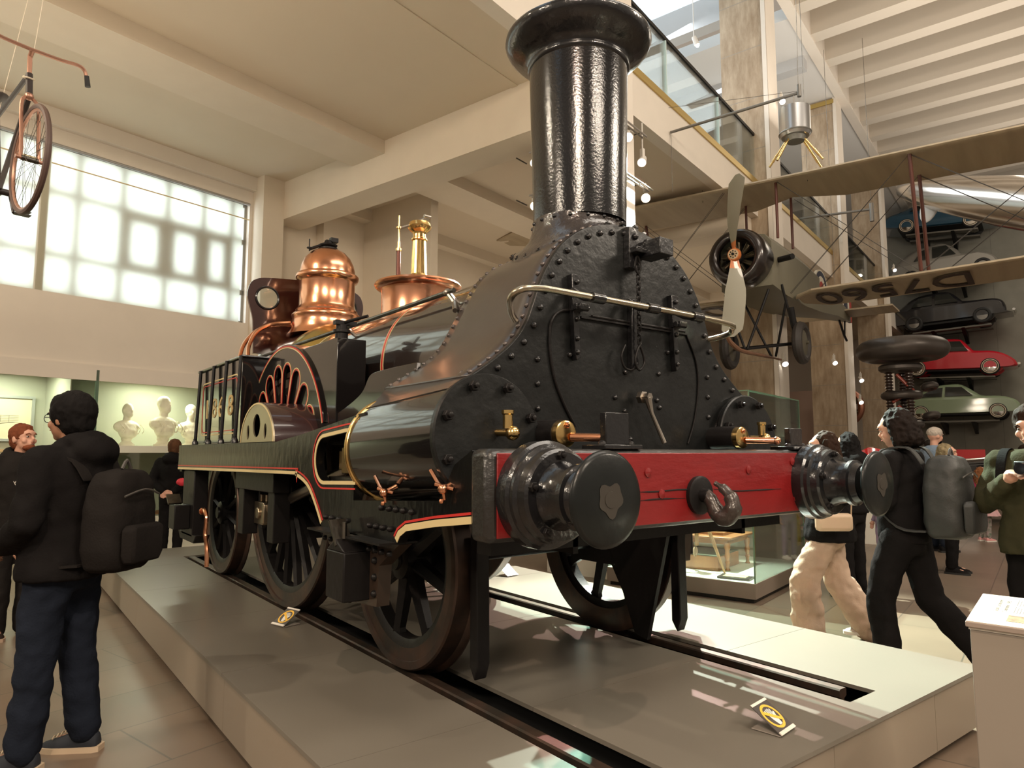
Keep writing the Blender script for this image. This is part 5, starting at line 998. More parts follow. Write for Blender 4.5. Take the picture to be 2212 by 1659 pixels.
for s, e in ((-1, Vector((-.12, .08, -.15))), (1, Vector((.12, -.08, .15)))): m = M(); m.cbox(bb_ + e, (.09, .06, .006)); m.cbox(bb_ + e + Vector((0, 0, .022)), (.09, .05, .005)); put('pedal', m, bkt, cq)
m = M(); m.ell(st + Vector((0, -.05, .14)), (.07, .14, .03)); put('saddle', m, bkt, t)
m = M(); m.cyl(hd1 + Vector((0, .0, -.03)), hd1 + Vector((-.25, -.02, 3.0)), .0022, n=5); m.cyl(st, st + Vector((-.4, 0, 3.0)), .0022, n=5); m.torus(hd1 + Vector((0, 0, -.03)), .03, .006, (0, .3, 1), 16, 6); put('hanging_wire', m, mat('pale_cord', (.6, .52, .4), .6), t)
# --- portrait gallery under the window
m = M(); m.box(4.15, 7.6, AW + .1, AW + 1.3, 1.545, 1.655); struct('trim_bust_shelf', m, mat('shelf_white', (.72, .70, .58), .5))
t = bthing('low_display_case', 4.4, AW, 0, 'low white display case along the wall under the busts', 'display case'); m = M(); m.box(0, 3.1, .02, 1.2, .02, .55); put('base', m, mat('case_white', (.66, .65, .52), .5), t, ang=0); m = M(); m.box(0, 3.1, .0, .03, 0, .02); put('plinth_edge', m, whitep, t); m = M(); m.box(0, 3.1, .02, .028, .55, 1.545); put('glass_front', m, glass, t)
for k, (b, w_, h_) in enumerate(((4.75, .12, .26), (5.35, .2, .06), (5.9, .14, .1), (6.3, .2, .05))):
    o = bthing('small_exhibit', b, AW + .35, .551, ('ornate gilt object', 'flat brown plaque', 'small dark scale model', 'pale flat medal')[k] + ' in the low white case under the busts', 'exhibit'); m = M(); m.lathe([(w_ * .5, 0), (w_ * .5, .02), (w_ * .3, .04), (w_ * .35, h_ * .6), (w_ * .1, h_)], (0, 0, 0), (0, 0, 1), 14); put('body', m, (brassd, wood, blackm, whitep)[k], o)
m = M(); m.box(4.18, 4.2, AW - .02, AW + 1.3, 0, 2.78); o = struct('trim_glass_divider', m, glass); m = M(); m.box(4.17, 4.21, AW - .04, AW - .0, 0, 2.78); put('edge', m, eg, o)
m = M(); m.box(3.95, 3.965, AW + .3, AW + 1.3, 0, 2.78); struct('wall_divider', m, gr)
mb = mat('white_marble', (.74, .70, .54), .5, bump=.02)
def bust(b, a, yaw, sc_, label, seed, bald=False):
    t = bthing('marble_bust', b, a, 1.656, label, 'bust', None, yaw)
    m = M(); S = sc_
    m.ell((0, 0, .62 * S), (.085 * S, .10 * S, .125 * S), 16); m.ell((0, -.04 * S, .555 * S), (.062 * S, .07 * S, .07 * S), 12); m.cyl((0, 0, .56 * S), (0, .02 * S, .38 * S), .055 * S, .07 * S); m.ell((0, -.105 * S, .60 * S), (.014 * S, .022 * S, .03 * S), 8)
    for s in (-1, 1): m.ell((s * .085 * S, 0, .61 * S), (.014 * S, .022 * S, .032 * S), 8)
    m.ell((0, .01, .33 * S), (.24 * S, .13 * S, .12 * S), 16); m.ell((0, -.03, .24 * S), (.17 * S, .12 * S, .13 * S), 14); m.ell((0, 0, .15 * S), (.09 * S, .09 * S, .1 * S), 12)
    if not bald: m.ell((0, .02 * S, .66 * S), (.094 * S, .105 * S, .10 * S), 14)
    for k in range(6): x0 = -.2 + .075 * k; m.tube([(x0 * S, -.09 * S, .38 * S), ((x0 + .06) * S, -.125 * S, .29 * S), ((x0 + .03) * S, -.115 * S, .2 * S)], .010 * S, sm=3)
    blob('figure', m, mb, t, vox=.011, sm=2, nz=.002, nscale=.05)
    m = M(); m.lathe([(.13 * S, 0), (.13 * S, .03), (.10 * S, .045), (.07 * S, .08), (.09 * S, .12)], (0, 0, 0), (0, 0, 1), 24); put('socle', m, mb, t)
bust(4.95, 11.9, radians(15), .95, 'white marble bust of a balding man turned to the right, leftmost on the shelf', 1, True)
bust(5.47, 11.75, radians(20), 1.12, 'tallest white marble bust, draped, in the middle of the shelf', 2)
bust(5.98, 11.85, radians(-8), .98, 'white marble bust facing forward, right of the tallest bust', 3)
bust(6.5, 11.9, 0, .95, 'white marble bust half hidden behind the locomotive bunker', 4)
def framed(b0, b1, z0, z1, label, fm, art):
    t = bthing('framed_drawing', b0, AW + 1.27, z0, label, 'picture'); w_ = b1 - b0; h_ = z1 - z0
    m = M(); 
    for x0, x1, q0, q1 in ((0, w_, 0, .04), (0, w_, h_ - .04, h_), (0, .04, .04, h_ - .04), (w_ - .04, w_, .04, h_ - .04)): m.box(x0, x1, -.03, .02, q0, q1)
    put('frame', m, fm, t, ang=0); m = M(); m.box(.03, w_ - .03, -.01, 0, .03, h_ - .03); put('sheet', m, mat('cream_paper', (.62, .57, .38), .6), t)
    m = M(); 
    for k in range(14): m.box(.18 + (w_ - .4) * k / 14, .184 + (w_ - .4) * k / 14, -.013, -.011, h_ * .42, h_ * .56)
    for k in range(5): m.box(.15, w_ - .2, -.013, -.011, h_ * (.42 + .035 * k), h_ * (.42 + .035 * k) + .003)
    m.tube([(.3, -.012, h_ * .4), (w_ * .5, -.012, h_ * .32), (w_ - .25, -.012, h_ * .42)], .003, 5, sm=4); put('ink_drawing', m, mat('pencil', (.16, .15, .12), .7), t, ang=0)
framed(1.9, 3.8, 1.72, 2.42, 'large framed cream engineering drawing on the gallery wall behind the two men', mat('silver_frame', (.40, .42, .38), .4, metal=.5), 1)
framed(1.9, 3.8, .95, 1.60, 'lower framed drawing with thin wooden frame, below the large drawing', mat('thin_oak_frame', (.40, .25, .12), .5), 2)
lam = mat('lamp_face', (1, .95, .85), .5, emit=8)
for b, k in ((3.3, 0), (5.55, 1), (1.2, 2)):
    t = bthing('ceiling_light', b, AW + .75, 2.77, ('square recessed light above the framed drawing', 'rectangular recessed light above the busts', 'recessed light at the far left of the gallery')[k], 'light'); m = M(); m.box(-.14, .14, -.12, .12, -.012, 0); put('diffuser', m, lam, t); lamp('AREA', 'recess_light', W(b, AW + .75, 2.74), 26, (.93, 1, .78), W(b, AW + .75, 0), shape='RECTANGLE', size=.9, size_y=.3)
for k in range(8):
    b = 4.75 + .31 * k; t = bthing('case_spotlight', b, AW + .32, 2.70, ('first', 'second', 'third', 'fourth', 'fifth', 'sixth', 'seventh', 'rightmost')[k] + ' tiny black spotlight from the left in the row above the busts', 'spotlight', 'tiny black spotlights above the busts'); m = M(); m.cyl((0, 0, .08), (0, 0, .03), .01); m.cyl((0, -.02, .03), (0, .03, -.02), .022, .028); put('head', m, blackm, t)
# --- track spotlights on the column
white_l = mat('white_lamp_housing', (.62, .58, .52), .4)
def track(b, a, z, along, label, L0=.75):
    t = bthing('light_track', b, a, z, label, 'light track'); d = Vector((0, 1, 0)) if along == 'a' else Vector((1, 0, 0)); n = Vector((1, 0, 0)) if along == 'a' else Vector((0, 1, 0))
    m = M(); 
    for e in (-.03, .03): m.cyl(n * e, n * e + d * L0, .014)
    put('rails', m, mat('track_grey', (.32, .29, .26), .4, metal=.5), t); m = M(); m.cyl(d * .15, d * .15 + (n * .22 if along == 'b' else n * .28), .010); m.cyl(d * .6, d * .6 + n * .24, .010); put('bracket', m, steeld, t)
def spot(p, tgt, label, colr, on=True, stem=.06):
    p = Vector(p); d = (Vector(tgt) - p).normalized(); t = empty('spotlight', p, 0, label, 'spotlight')
    m = M(); m.cyl(-d * .2, -d * .03, .05, .065, 20); m.cbox(-d * .12 + Vector((0, 0, .09)), (.05, .05, .16)); m.cyl(-d * .12 + Vector((0, 0, .15)), -d * .12 + Vector((0, 0, .15 + stem)), .012); put('housing', m, white_l, t)
    m = M(); m.lathe([(.06, -.03), (.06, -.028)], (0, 0, 0), d, 20); put('lamp_face', m, mat('lamp_' + label.split()[0], colr, .5, emit=14 if on else 3), t)
track(7.62, 4.18, 5.95, 'b', 'upper light track on the nave side of the near column', .75); track(7.62, 4.18, 5.22, 'b', 'lower light track on the nave side of the near column', .9)
track(7.4, 5.1, 5.72, 'a', 'upper light track on the aisle side of the near column, left of the chimney', .35); track(7.4, 5.1, 5.1, 'a', 'lower light track on the aisle side of the near column, left of the chimney', .35)
PL = [(W(7.92, 4.2, 5.78), (1, .62, .50), 'pinkish lit spotlight on the upper track right of the chimney'), (W(7.54, 4.2, 5.01), (.25, 1, .70), 'greenish lit spotlight touching the chimney edge'), (W(8.41, 4.2, 5.08), (1, .85, .62), 'warm lit spotlight at the end of the lower track'), (W(7.4, 5.38, 4.94), (1, .86, .66), 'warm lit spotlight low on the left of the chimney'), (W(7.4, 5.38, 5.56), (1, .9, .75), 'dimmer white spotlight above the lit one left of the chimney')]
for i, (p, c, lb) in enumerate(PL): spot(p, (1.5, 1.0, 1.2), lb, c, i != 4)
spot(W(8.3, 4.2, 5.55), (2, 3, .5), 'unlit white spotlight hanging off the upper track', (.4, .38, .35), False, .40)
for k, (b, a, z) in enumerate(((21.6, 4.1, 4.3), (21.7, 4.1, 3.6), (28, 4.0, 8.2), (14.5, 4.15, 3.35), (14.9, 4.1, 9.2), (19.5, 4.3, 3.9), (21.5, 4.1, 2.95))):
    spot(W(b, a, z), W(b - 3, a - 2, z - 3), ('far lit spotlight high on the second column', 'far lit spotlight below the topmost one on the second column', 'far spotlight beside the silver car', 'lit spotlight on the column behind the biplane wheel', 'pair spotlight by the satellite pole', 'lit spotlight under the right wing of the biplane', 'lowest lit spotlight on the second column')[k], (1, .92, .8))
for k in range(5):
    b = 8.5 + k * 2.6; t = bthing('gallery_spotlight', b, 5.6, 10.6, ('nearest', 'second nearest', 'middle', 'second farthest', 'farthest')[k] + ' small white spotlight in the row above the upper gallery', 'spotlight', 'spotlights above the upper gallery'); m = M(); m.cyl((0, 0, 1.0), (0, 0, .1), .008); m.cyl((0, 0, .1), (.05, -.05, -.08), .05, .06); put('head', m, white_l, t); m = M(); m.ell((.055, -.055, -.09), .045, 10); put('lamp_face', m, lam, t)
# metal signboard frame beyond the columns
t = bthing('wall_bracket_frame', 17.2, 5.2, 2.95, 'dark thin metal bracket frame between the far columns', 'bracket'); m = M(); m.cyl((0, 0, 0), (0, 1.4, 0), .02); m.cyl((0, 0, .12), (0, 1.4, .12), .015); m.cyl((0, 1.4, 0), (0, 1.4, .12), .02); m.cyl((0, 1.1, 0), (0, -.4, -.7), .015); put('bars', m, blackm, t)
# ---------------------------------------------------------------- people
skin = mat('fair_skin', (.56, .30, .21), .5, bump=.05, bscale=60); skinb = mat('brown_skin', (.30, .145, .085), .5)
def clothm(name, c, r=.85): return mat(name, c, r, bump=.25, bscale=90, spec=.06, var=.15, vscale=6)
blackc = clothm('black_cloth', (.010, .009, .009)); blackc2 = clothm('charcoal_cloth', (.016, .014, .013)); denim = clothm('dark_denim', (.014, .018, .028)); beigec = clothm('beige_corduroy', (.50, .37, .28)); greenc = clothm('dark_green_cloth', (.045, .042, .022)); pinkc = clothm('pink_cloth', (.70, .08, .19)); palepink = clothm('pale_pink_tulle', (.60, .36, .36)); bluec = clothm('blue_cloth', (.03, .08, .16)); paleblue = clothm('pale_blue_cloth', (.20, .26, .34)); lilac = clothm('lilac_cloth', (.34, .26, .38)); brownc = clothm('dark_brown_cloth', (.025, .017, .014))
def hairm(name, c): return mat(name, c, .8, bump=1.0, bscale=45, stretch=(1, 1, .22), var=.5, vscale=14, spec=.12)
hblack = hairm('black_hair', (.008, .007, .007)); hred = hairm('red_hair', (.20, .06, .028)); hbrown = hairm('brown_hair', (.035, .018, .011)); hblond = hairm('grey_blond_hair', (.30, .23, .13)); hginger = hairm('ginger_hair', (.30, .12, .05))
def cp(m, a, b, ra, rb=None, n=12):
    rb = ra if rb is None else rb; a = Vector(a); b = Vector(b); m.cyl(a, b, ra, rb, n); m.ell(a, ra, n); m.ell(b, rb, n)
def limb(m, pts, rs, n=12):
    for i in range(len(pts) - 1): cp(m, pts[i], pts[i + 1], rs[i], rs[i + 1], n)
def torso(m, secs, lean=(0, 0)):
    m.loft([[Vector((rx * cos(t) + ox, ry * sin(t) + oy, z)) for t in [2 * pi * j / 20 for j in range(20)]] for z, rx, ry, ox, oy in secs])
def hand(m, wr, d, nrm, curl, side, S):
    d = Vector(d).normalized(); nrm = Vector(nrm); nrm = (nrm - d * nrm.dot(d)).normalized(); sd = d.cross(nrm) * side; wr = Vector(wr)
    m.ell(wr + d * .045 * S, (.040 * S,) * 3, 10); m.ell(wr + d * .05 * S + sd * .012 * S, .032 * S, 10); cp(m, wr - d * .02 * S, wr + d * .03 * S, .026 * S, .03 * S)
    for k in range(4):
        b = wr + d * .078 * S + sd * (.033 - .021 * k) * S; f = d; L = (.040, .045, .043, .034)[k] * S
        for j in range(3):
            f = (f * cos(radians(curl)) + nrm * sin(radians(curl))).normalized() if j or curl > 40 else (f * cos(radians(curl * .6)) + nrm * sin(radians(curl * .6))).normalized()
            q = b + f * L * (1, .75, .55)[j]; cp(m, b, q, .0098 * S, .0088 * S, 8); b = q
    b = wr + d * .025 * S + sd * .03 * S; q = b + (sd * .7 + d * .7 + nrm * .4) * .035 * S; cp(m, b, q, .013 * S, .011 * S, 8); cp(m, q, q + (d * .8 + nrm * .5) * .03 * S, .011 * S, .009 * S, 8)
def person(loc, yaw, H, label, P, name='person', group=None):
    """local frame: faces +y, x = its right... joint positions scale with H/1.75"""
    k = H / 1.75; t = None; V = lambda v: Vector(v) * k; vb = P.get('vox', .009); vc = P.get('cvox', .014)
    hip = P.get('hip', .93); leanx, leany = P.get('lean', (0, 0)); sk = P.get('skin', skin)
    legs = P.get('legs', [[(-.09, 0, .92), (-.10, .02, .49), (-.10, 0, .09)], [(.09, 0, .92), (.10, .02, .49), (.10, 0, .09)]])
    arms = P.get('arms', [[(-.19, 0, 1.42), (-.25, -.03, 1.13), (-.26, .05, .88)], [(.19, 0, 1.42), (.25, -.03, 1.13), (.26, .05, .88)]])
    hc = Vector(P.get('head', (0, .03, 1.625))); hy = radians(P.get('hyaw', 0)); hp = radians(P.get('hpitch', 0)); HR = Matrix.Rotation(hy, 3, 'Z') @ Matrix.Rotation(hp, 3, 'X'); hs = P.get('hscale', 1)
    def hp_(v): return (hc + HR @ (Vector(v) * hs)) * k
    m = M()
    secs = [(.84, .13, .10, 0, 0), (.93, .155, .115, 0, 0), (1.02, .14, .10, 0, 0), (1.12, .135, .095, 0, .0), (1.25, .155, .11, 0, .0), (1.36, .165, .11, 0, -.005), (1.43, .13, .085, 0, -.01), (1.47, .07, .06, 0, 0)]
    torso(m, [(z * k, a * k, b * k, ox * k, (oy + leany * (z - .84)) * k) for z, a, b, ox, oy in secs])
    cp(m, V((0, -.005 + leany * .6, 1.44)), hp_((0, -.02, -.06)), .052 * k, .05 * k)
    m.ell(hp_((0, -.01, .02)), (.076 * k * hs, .098 * k * hs, .098 * k * hs), 20, HR); m.ell(hp_((0, .025, -.045)), (.058 * k * hs, .066 * k * hs, .062 * k * hs), 16, HR); m.ell(hp_((0, .062, -.085)), (.026 * k * hs,) * 3, 10)
    m.ell(hp_((0, .075, .03)), (.05 * k * hs, .03 * k * hs, .03 * k * hs), 10, HR)
    m.tube([hp_((0, .085, .015)), hp_((0, .105, -.018)), hp_((0, .092, -.034))], [.009 * k, .014 * k, .015 * k], 8); m.ell(hp_((0, .088, -.058)), (.024 * k, .012 * k, .009 * k), 8, HR)
    for s in (-1, 1): m.ell(hp_((s * .076, -.012, -.008)), (.011 * k, .021 * k, .032 * k), 10, HR); m.ell(hp_((s * .045, .06, -.03)), (.022 * k, .02 * k, .022 * k), 8, HR)
    for L in legs: limb(m, [V(p) for p in L], [.078 * k, .052 * k, .036 * k]); d = V((0, .12, -.05)); m.ell(V(L[2]) + V((0, .06, -.045)), (.035 * k, .10 * k, .03 * k), 10)
    for i, A in enumerate(arms):
        s = -1 if i == 0 else 1; limb(m, [V(p) for p in A], [.050 * k, .038 * k, .027 * k]); hd_ = P.get('hands', [None, None])[i]
        d = Vector(A[2]) - Vector(A[1]); dd_, nn_, cu_ = hd_ if hd_ else (d, (-s, .3, 0), 22); hand(m, V(A[2]), dd_, nn_, cu_, 1 if s > 0 else -1, k)
    body = blob(name, m, sk, None, vox=vb * k, sm=1); body.location = loc; body.rotation_euler = (0, 0, yaw); tag(body, label, 'person', group)
    # eyes and mouth
    if P.get('face', True):
        for s in (-1, 1): m = M(); m.ell(hp_((s * .031, .0785, .003)), (.0125 * k, .008 * k, .0065 * k), 10, HR); put('eye', m, mat('eye_white', (.45, .40, .36), .2), body); m = M(); m.ell(hp_((s * .031, .0855, .003)), (.0055 * k, .003 * k, .0055 * k), 8, HR); put('iris', m, mat('iris_dark', (.03, .02, .015), .2), body)
        for s in (-1, 1): m = M(); m.tube([hp_((s * .015, .098, .022)), hp_((s * .032, .096, .029)), hp_((s * .05, .083, .022))], .0045 * k, 6); put('eyebrow', m, P.get('hair', hbrown), body)
        m = M(); m.ell(hp_((0, .1, -.056)), (.02 * k, .005 * k, .004 * k), 10, HR); put('mouth', m, mat('lips', (.33, .11, .09), .5), body)
    # hair
    hm = P.get('hair', hbrown); hst = P.get('hstyle', 'short'); m = M()
    if hst in ('short', 'crop'):
        e = .008 if hst == 'crop' else .018
        m.ell(hp_((0, -.022, .035)), ((.078 + e) * k, (.096 + e) * k, (.092 + e) * k), 20, HR)
        m.ell(hp_((0, -.05, -.02)), ((.066 + e) * k, (.058 + e) * k, (.07 + e * .5) * k), 16, HR)
        if hst == 'short': m.ell(hp_((0, .03, .088)), (.07 * k, .06 * k, .04 * k), 14, HR)
        else: m.ell(hp_((0, .035, .088)), (.055 * k, .045 * k, .022 * k), 12, HR)
    elif hst == 'cap':
        m.ell(hp_((0, -.01, .05)), (.09 * k, .108 * k, .085 * k), 18, HR)
    else:                                                   # long
        m.ell(hp_((0, -.035, .04)), (.092 * k, .098 * k, .100 * k), 20, HR); Lh = P.get('hlen', .28)
        for a_ in range(-4, 5):
            t_ = a_ * .33; x = sin(t_) * .085; y = -cos(t_) * .09 - .01
            limb(m, [hp_((x, y, .03)), hp_((x * 1.15, y * 1.15, -.10)), hp_((x * 1.0, y * 1.1 - .01, -Lh * (.8 + .2 * cos(a_ * 2.1))))], [.042 * k, .046 * k, .028 * k], 8)
    if hst != 'none': blob('hair', m, hm, body, vox=.008 * k, sm=2, nz=.010 if hst == 'long' else .005, nscale=.028)
    # trousers
    if P.get('pants'):
        pr = P.get('pr', (.098, .078, .066)); m = M(); torso(m, [(z * k, a * k, b * k, 0, 0) for z, a, b in ((.80, .13, .11), (.88, .168, .13), (.95, .168, .13), (1.02, .15, .115))])
        for L in legs:
            a_, b_, c_ = [Vector(v) for v in L]; c2 = c_ + (b_ - c_).normalized() * .0 + Vector((0, 0, -.02 if P.get('long') else .01)); limb(m, [V(a_), V(a_.lerp(b_, .5) + Vector((0, .01, 0))), V(b_), V(b_.lerp(c2, .5)), V(c2)], [pr[0] * k, (pr[0] + pr[1]) / 2 * k, pr[1] * k, (pr[1] * .4 + pr[2] * .6) * k, pr[2] * k], 14)
        blob('trousers', m, P['pants'], body, vox=vc * k, sm=3, nz=P.get('fold', .010) * k, nscale=.10 * k)
    if P.get('skirt'):
        m = M(); m.loft([[Vector(((r + .02 * cos(9 * t)) * cos(t) * k, (r * .8 + .02 * cos(9 * t)) * sin(t) * k, z * k)) for t in [2 * pi * j / 54 for j in range(54)]] for z, r in ((1.0, .13), (.85, .24), (.62, .36))]); put('skirt', m, P['skirt'], body, ang=60)
    # top
    if P.get('top'):
        hem = P.get('hem', .90); e = P.get('bulk', .02); m = M()
        torso(m, [(z * k, (a + e) * k, (b + e) * k, 0, (oy + leany * (z - .84)) * k) for z, a, b, oy in ((hem, .155 + P.get('flare', 0), .115 + P.get('flare', 0), 0), (hem + .04, .158 + P.get('flare', 0), .118 + P.get('flare', 0), 0), (1.12, .148, .112, 0), (1.25, .165, .125, 0), (1.36, .178, .125, -.005), (1.43, .15, .10, -.01), (1.475, .085, .078, -.01), (1.495, .06, .06, -.01))])
        for A in arms:
            a_, b_, c_ = [Vector(v) for v in A]; mid = b_.lerp(c_, .9); limb(m, [V((a_.x * .75, a_.y, a_.z)), V(a_), V(b_), V(mid)], [(.06 + e * .5) * k, (.056 + e * .5) * k, (.044 + e * .55) * k, (.034 + e * .5) * k], 14)
        if P.get('hood'):
            m.torus(V((0, -.03, 1.50)), .085 * k, .04 * k, (0, .35, 1), 24, 10, 1.0); m.ell(V((0, -.12, 1.46)), (.13 * k, .085 * k, .09 * k), 16)
        blob('top', m, P['top'], body, vox=vc * k, sm=3, nz=P.get('tfold', .011) * k, nscale=.11 * k)
    sm_ = P.get('shoes', blackc); so_ = P.get('sole', rub)
    for L in legs:
        a_ = Vector(L[2]); tx = P.get('toe', 0); z0 = a_.z - .09; R = Matrix.Rotation(radians(tx), 3, 'Z')
        m = M(); m.loft([[V(a_ + R @ Vector((x * w_, y, 0)) + Vector((0, 0, -a_.z + z0 + zz * h_))) for x, zz in ((-1, .0), (1, .0), (1, .5), (.55, 1), (-.55, 1), (-1, .5))] for y, w_, h_ in ((-.075, .03, .07), (-.06, .038, .10), (0, .04, .115), (.06, .045, .085), (.13, .048, .06), (.19, .035, .045), (.205, .015, .03))]); sh = put('shoe', m, sm_, body, ang=60, sub=1); sh.data.polygons.foreach_set('use_smooth', [True] * len(sh.data.polygons))
        m = M(); m.loft([[V(a_ + R @ Vector((x * w_, y, 0)) + Vector((0, 0, -a_.z + z0 + zz))) for x, zz in ((-1, -.0), (1, -.0), (1, .026), (-1, .026))] for y, w_ in ((-.085, .03), (-.06, .043), (0, .045), (.07, .05), (.14, .051), (.195, .038), (.215, .016))]); so = put('sole', m, so_, sh, ang=40)
        if P.get('laces'):
            m = M()
            for q in range(5): m.tube([V(a_ + R @ Vector((-.022, .06 + .02 * q, 0)) + Vector((0, 0, -.09 + .1 - .010 * q))), V(a_ + R @ Vector((0, .063 + .02 * q, 0)) + Vector((0, 0, -.09 + .108 - .010 * q))), V(a_ + R @ Vector((.022, .06 + .02 * q, 0)) + Vector((0, 0, -.09 + .1 - .010 * q)))], .004, 6)
            put('laces', m, P['laces'], sh)
    return body, V, hp_
def glasses(body, hp_, k=1):
    m = M(); 
    for s in (-1, 1): m.torus(hp_((s * .034, .098, .002)), .022, .002, (hp_((0, 1, 0)) - hp_((0, 0, 0))), 20, 6); m.tube([hp_((s * .056, .095, .006)), hp_((s * .08, .02, .004)), hp_((s * .08, -.02, -.006))], .0022, 6)
    m.tube([hp_((-.012, .10, .004)), hp_((.012, .10, .004))], .002, 6); put('glasses', m, mat('black_plastic', (.012, .012, .012), .3), body)
def backpack(loc, yaw, S, label, c, tilt=0, wd=.30, ht=.46, dp=.17):
    t = empty('backpack', loc, yaw, label, 'backpack'); m = M(); m.loft([[Vector((wd / 2 * q * x * S, (dp / 2 * q) * y * S, z * S)) for x, y in [(cos(a_) * (abs(cos(a_)) ** -.5 if abs(cos(a_)) > .01 else 1), sin(a_) * (abs(sin(a_)) ** -.5 if abs(sin(a_)) > .01 else 1)) for a_ in [2 * pi * j / 24 + .01 for j in range(24)]]] for z, q in ((0, .7), (.02, .9), (.1, 1.05), (ht * .6, 1.02), (ht * .85, .92), (ht * .97, .7), (ht, .35))])
    blob('bag', m, c, t, vox=.012, sm=5, nz=.007, nscale=.12)
    m = M(); m.loft([[Vector((wd * .42 * q * x * S, (-dp * .52 - d_) * S, z * S)) for x, d_ in ((-1, 0), (-.8, .05 * q), (.8, .05 * q), (1, 0))] for z, q in ((.04, .85), (.08, 1), (ht * .42, 1), (ht * .46, .8))]); put('front_pocket', m, c, t, bevel=.012, ang=50)
    m = M(); m.tube([(-.12 * S, -dp * .54 * S, ht * .74 * S), (0, -dp * .60 * S, ht * .80 * S), (.12 * S, -dp * .54 * S, ht * .74 * S)], .005 * S, 6, sm=3); m.tube([(-.03 * S, -dp * .1 * S, ht * S), (0, -dp * .1 * S, (ht + .04) * S), (.03 * S, -dp * .1 * S, ht * S)], .008 * S, 6, sm=3); put('zip_and_handle', m, mat('zip_grey', (.06, .055, .05), .4), t)
    for s in (-1, 1): m = M(); P_ = [Vector((s * .10 * S, dp * .45 * S, ht * .90 * S)), Vector((s * .12 * S, (dp * .45 + .08) * S, (ht * .90 + .10) * S)), Vector((s * .13 * S, (dp * .45 + .25) * S, (ht * .90 + .05) * S)), Vector((s * .13 * S, (dp * .45 + .30) * S, (ht * .5) * S)), Vector((s * .16 * S, (dp * .45 + .14) * S, (ht * .12) * S)), Vector((s * .12 * S, dp * .4 * S, (ht * .08) * S))]; pts = smooth(P_, 4); m.loft([[p + Vector((e * .03 * S, 0, 0)) + Vector((0, 0, f * .006)) for e, f in ((-1, -1), (1, -1), (1, 1), (-1, 1))] for p in pts]); put('strap', m, c, t, ang=50)
    return t
RT = Vector((cos(radians(37.3)), -sin(radians(37.3)), 0)); FW = Vector((sin(radians(37.3)), cos(radians(37.3)), 0))
def yawof(d): return atan2(d.y, d.x) - pi / 2
# tall man with the backpack, looking to the left
y1 = yawof(-RT * .98 + FW * .12)
p1 = Vector((.35, 4.28, 0)); k1 = 1.86 / 1.75
b1, V1, h1 = person(p1, y1, 1.86, 'tall person in black hooded top, dark jeans and glasses seen from behind at the left', dict(skin=skinb, hair=hblack, hyaw=-6, hstyle='short', pants=denim, top=blackc, hood=True, bulk=.045, hem=.86, flare=.03, pr=(.108, .085, .075), fold=.014, shoes=mat('navy_suede', (.018, .022, .03), .8), sole=mat('cream_rubber', (.55, .43, .30), .6), laces=mat('beige_laces', (.5, .40, .28), .7), toe=10,
    legs=[[(-.09, 0, .92), (-.11, .03, .49), (-.12, .06, .09)], [(.09, 0, .92), (.11, -.0, .49), (.13, -.05, .09)]], arms=[[(-.20, 0, 1.42), (-.27, -.01, 1.14), (-.16, .20, 1.02)], [(.20, 0, 1.42), (.26, -.0, 1.14), (.15, .20, 1.0)]]))
glasses(b1, h1)
bd1 = Vector((sin(-y1), cos(-y1), 0)); backpack(p1 - bd1 * .27 * k1 + Vector((0, 0, .95)), y1, 1.12, 'black backpack on the back of the tall person at the left', blackc2, wd=.31, ht=.46, dp=.20)
# red-haired man facing right
y2 = yawof(RT * .62 - FW * .55)
b2, V2, h2 = person(Vector((.22, 7.36, 0)), y2, 1.80, 'red-haired bearded person in black hooded top behind the tall person at the left', dict(hair=hred, hstyle='crop', hyaw=28, hpitch=8, pants=blackc2, top=blackc2, hood=True, bulk=.03, hem=.88, vox=.007, shoes=brownc, sole=mat('tan_sole', (.35, .25, .18), .6), long=True, pr=(.105, .085, .08),
    arms=[[(-.20, 0, 1.42), (-.25, -.02, 1.13), (-.24, .04, .88)], [(.20, 0, 1.42), (.28, -.02, 1.13), (.28, .05, .88)]], hands=[None, ((0, .2, -1), (-1, .3, 0), 65)]))
m = M(); m.ell(h2((0, .05, -.08)), (.05, .05, .035), 14); m.ell(h2((0, .095, -.045)), (.022, .01, .006), 8); blob('beard', m, hred, b2, vox=.006, sm=2, nz=.003, nscale=.02)
m = M(); text(m, 'Tommy', .05, lambda u, v, w_: (.0 + u, .155 + w_ - .05 * abs(u), 1.30 + v), .002); put('chest_lettering', m, mat('print_white', (.6, .56, .5), .6), b2, ang=0)
# woman from behind with clasped hands
y3 = yawof(-RT * .15 + FW)
b3, V3, h3 = person(Vector((2.2, 11.25, 0)) , y3, 1.74, 'person in black by the busts, seen from behind with hands clasped', dict(hair=hairm('auburn_hair', (.13, .06, .03)), hstyle='short', pants=blackc, top=blackc, hood=True, bulk=.035, hem=.95, vox=.010, face=False,
    arms=[[(-.19, 0, 1.42), (-.27, -.08, 1.15), (-.06, -.19, .98)], [(.19, 0, 1.42), (.27, -.08, 1.15), (.06, -.19, .98)]], hands=[((1, -.1, -.5), (0, -1, 0), 30), ((-1, -.1, -.5), (0, -1, 0), 30)]))
o = empty('red_pouch', Vector((2.2, 11.25, 1.12)) + RT * .24 - FW * .2, 0, 'bright red pouch at the side of the person by the busts', 'pouch'); m = M(); m.ell((0, 0, 0), (.09, .05, .06), 14); blob('pouch_body', m, mat('bright_red_cloth', (.6, .03, .05), .6), o, vox=.012, sm=2, nz=.01)
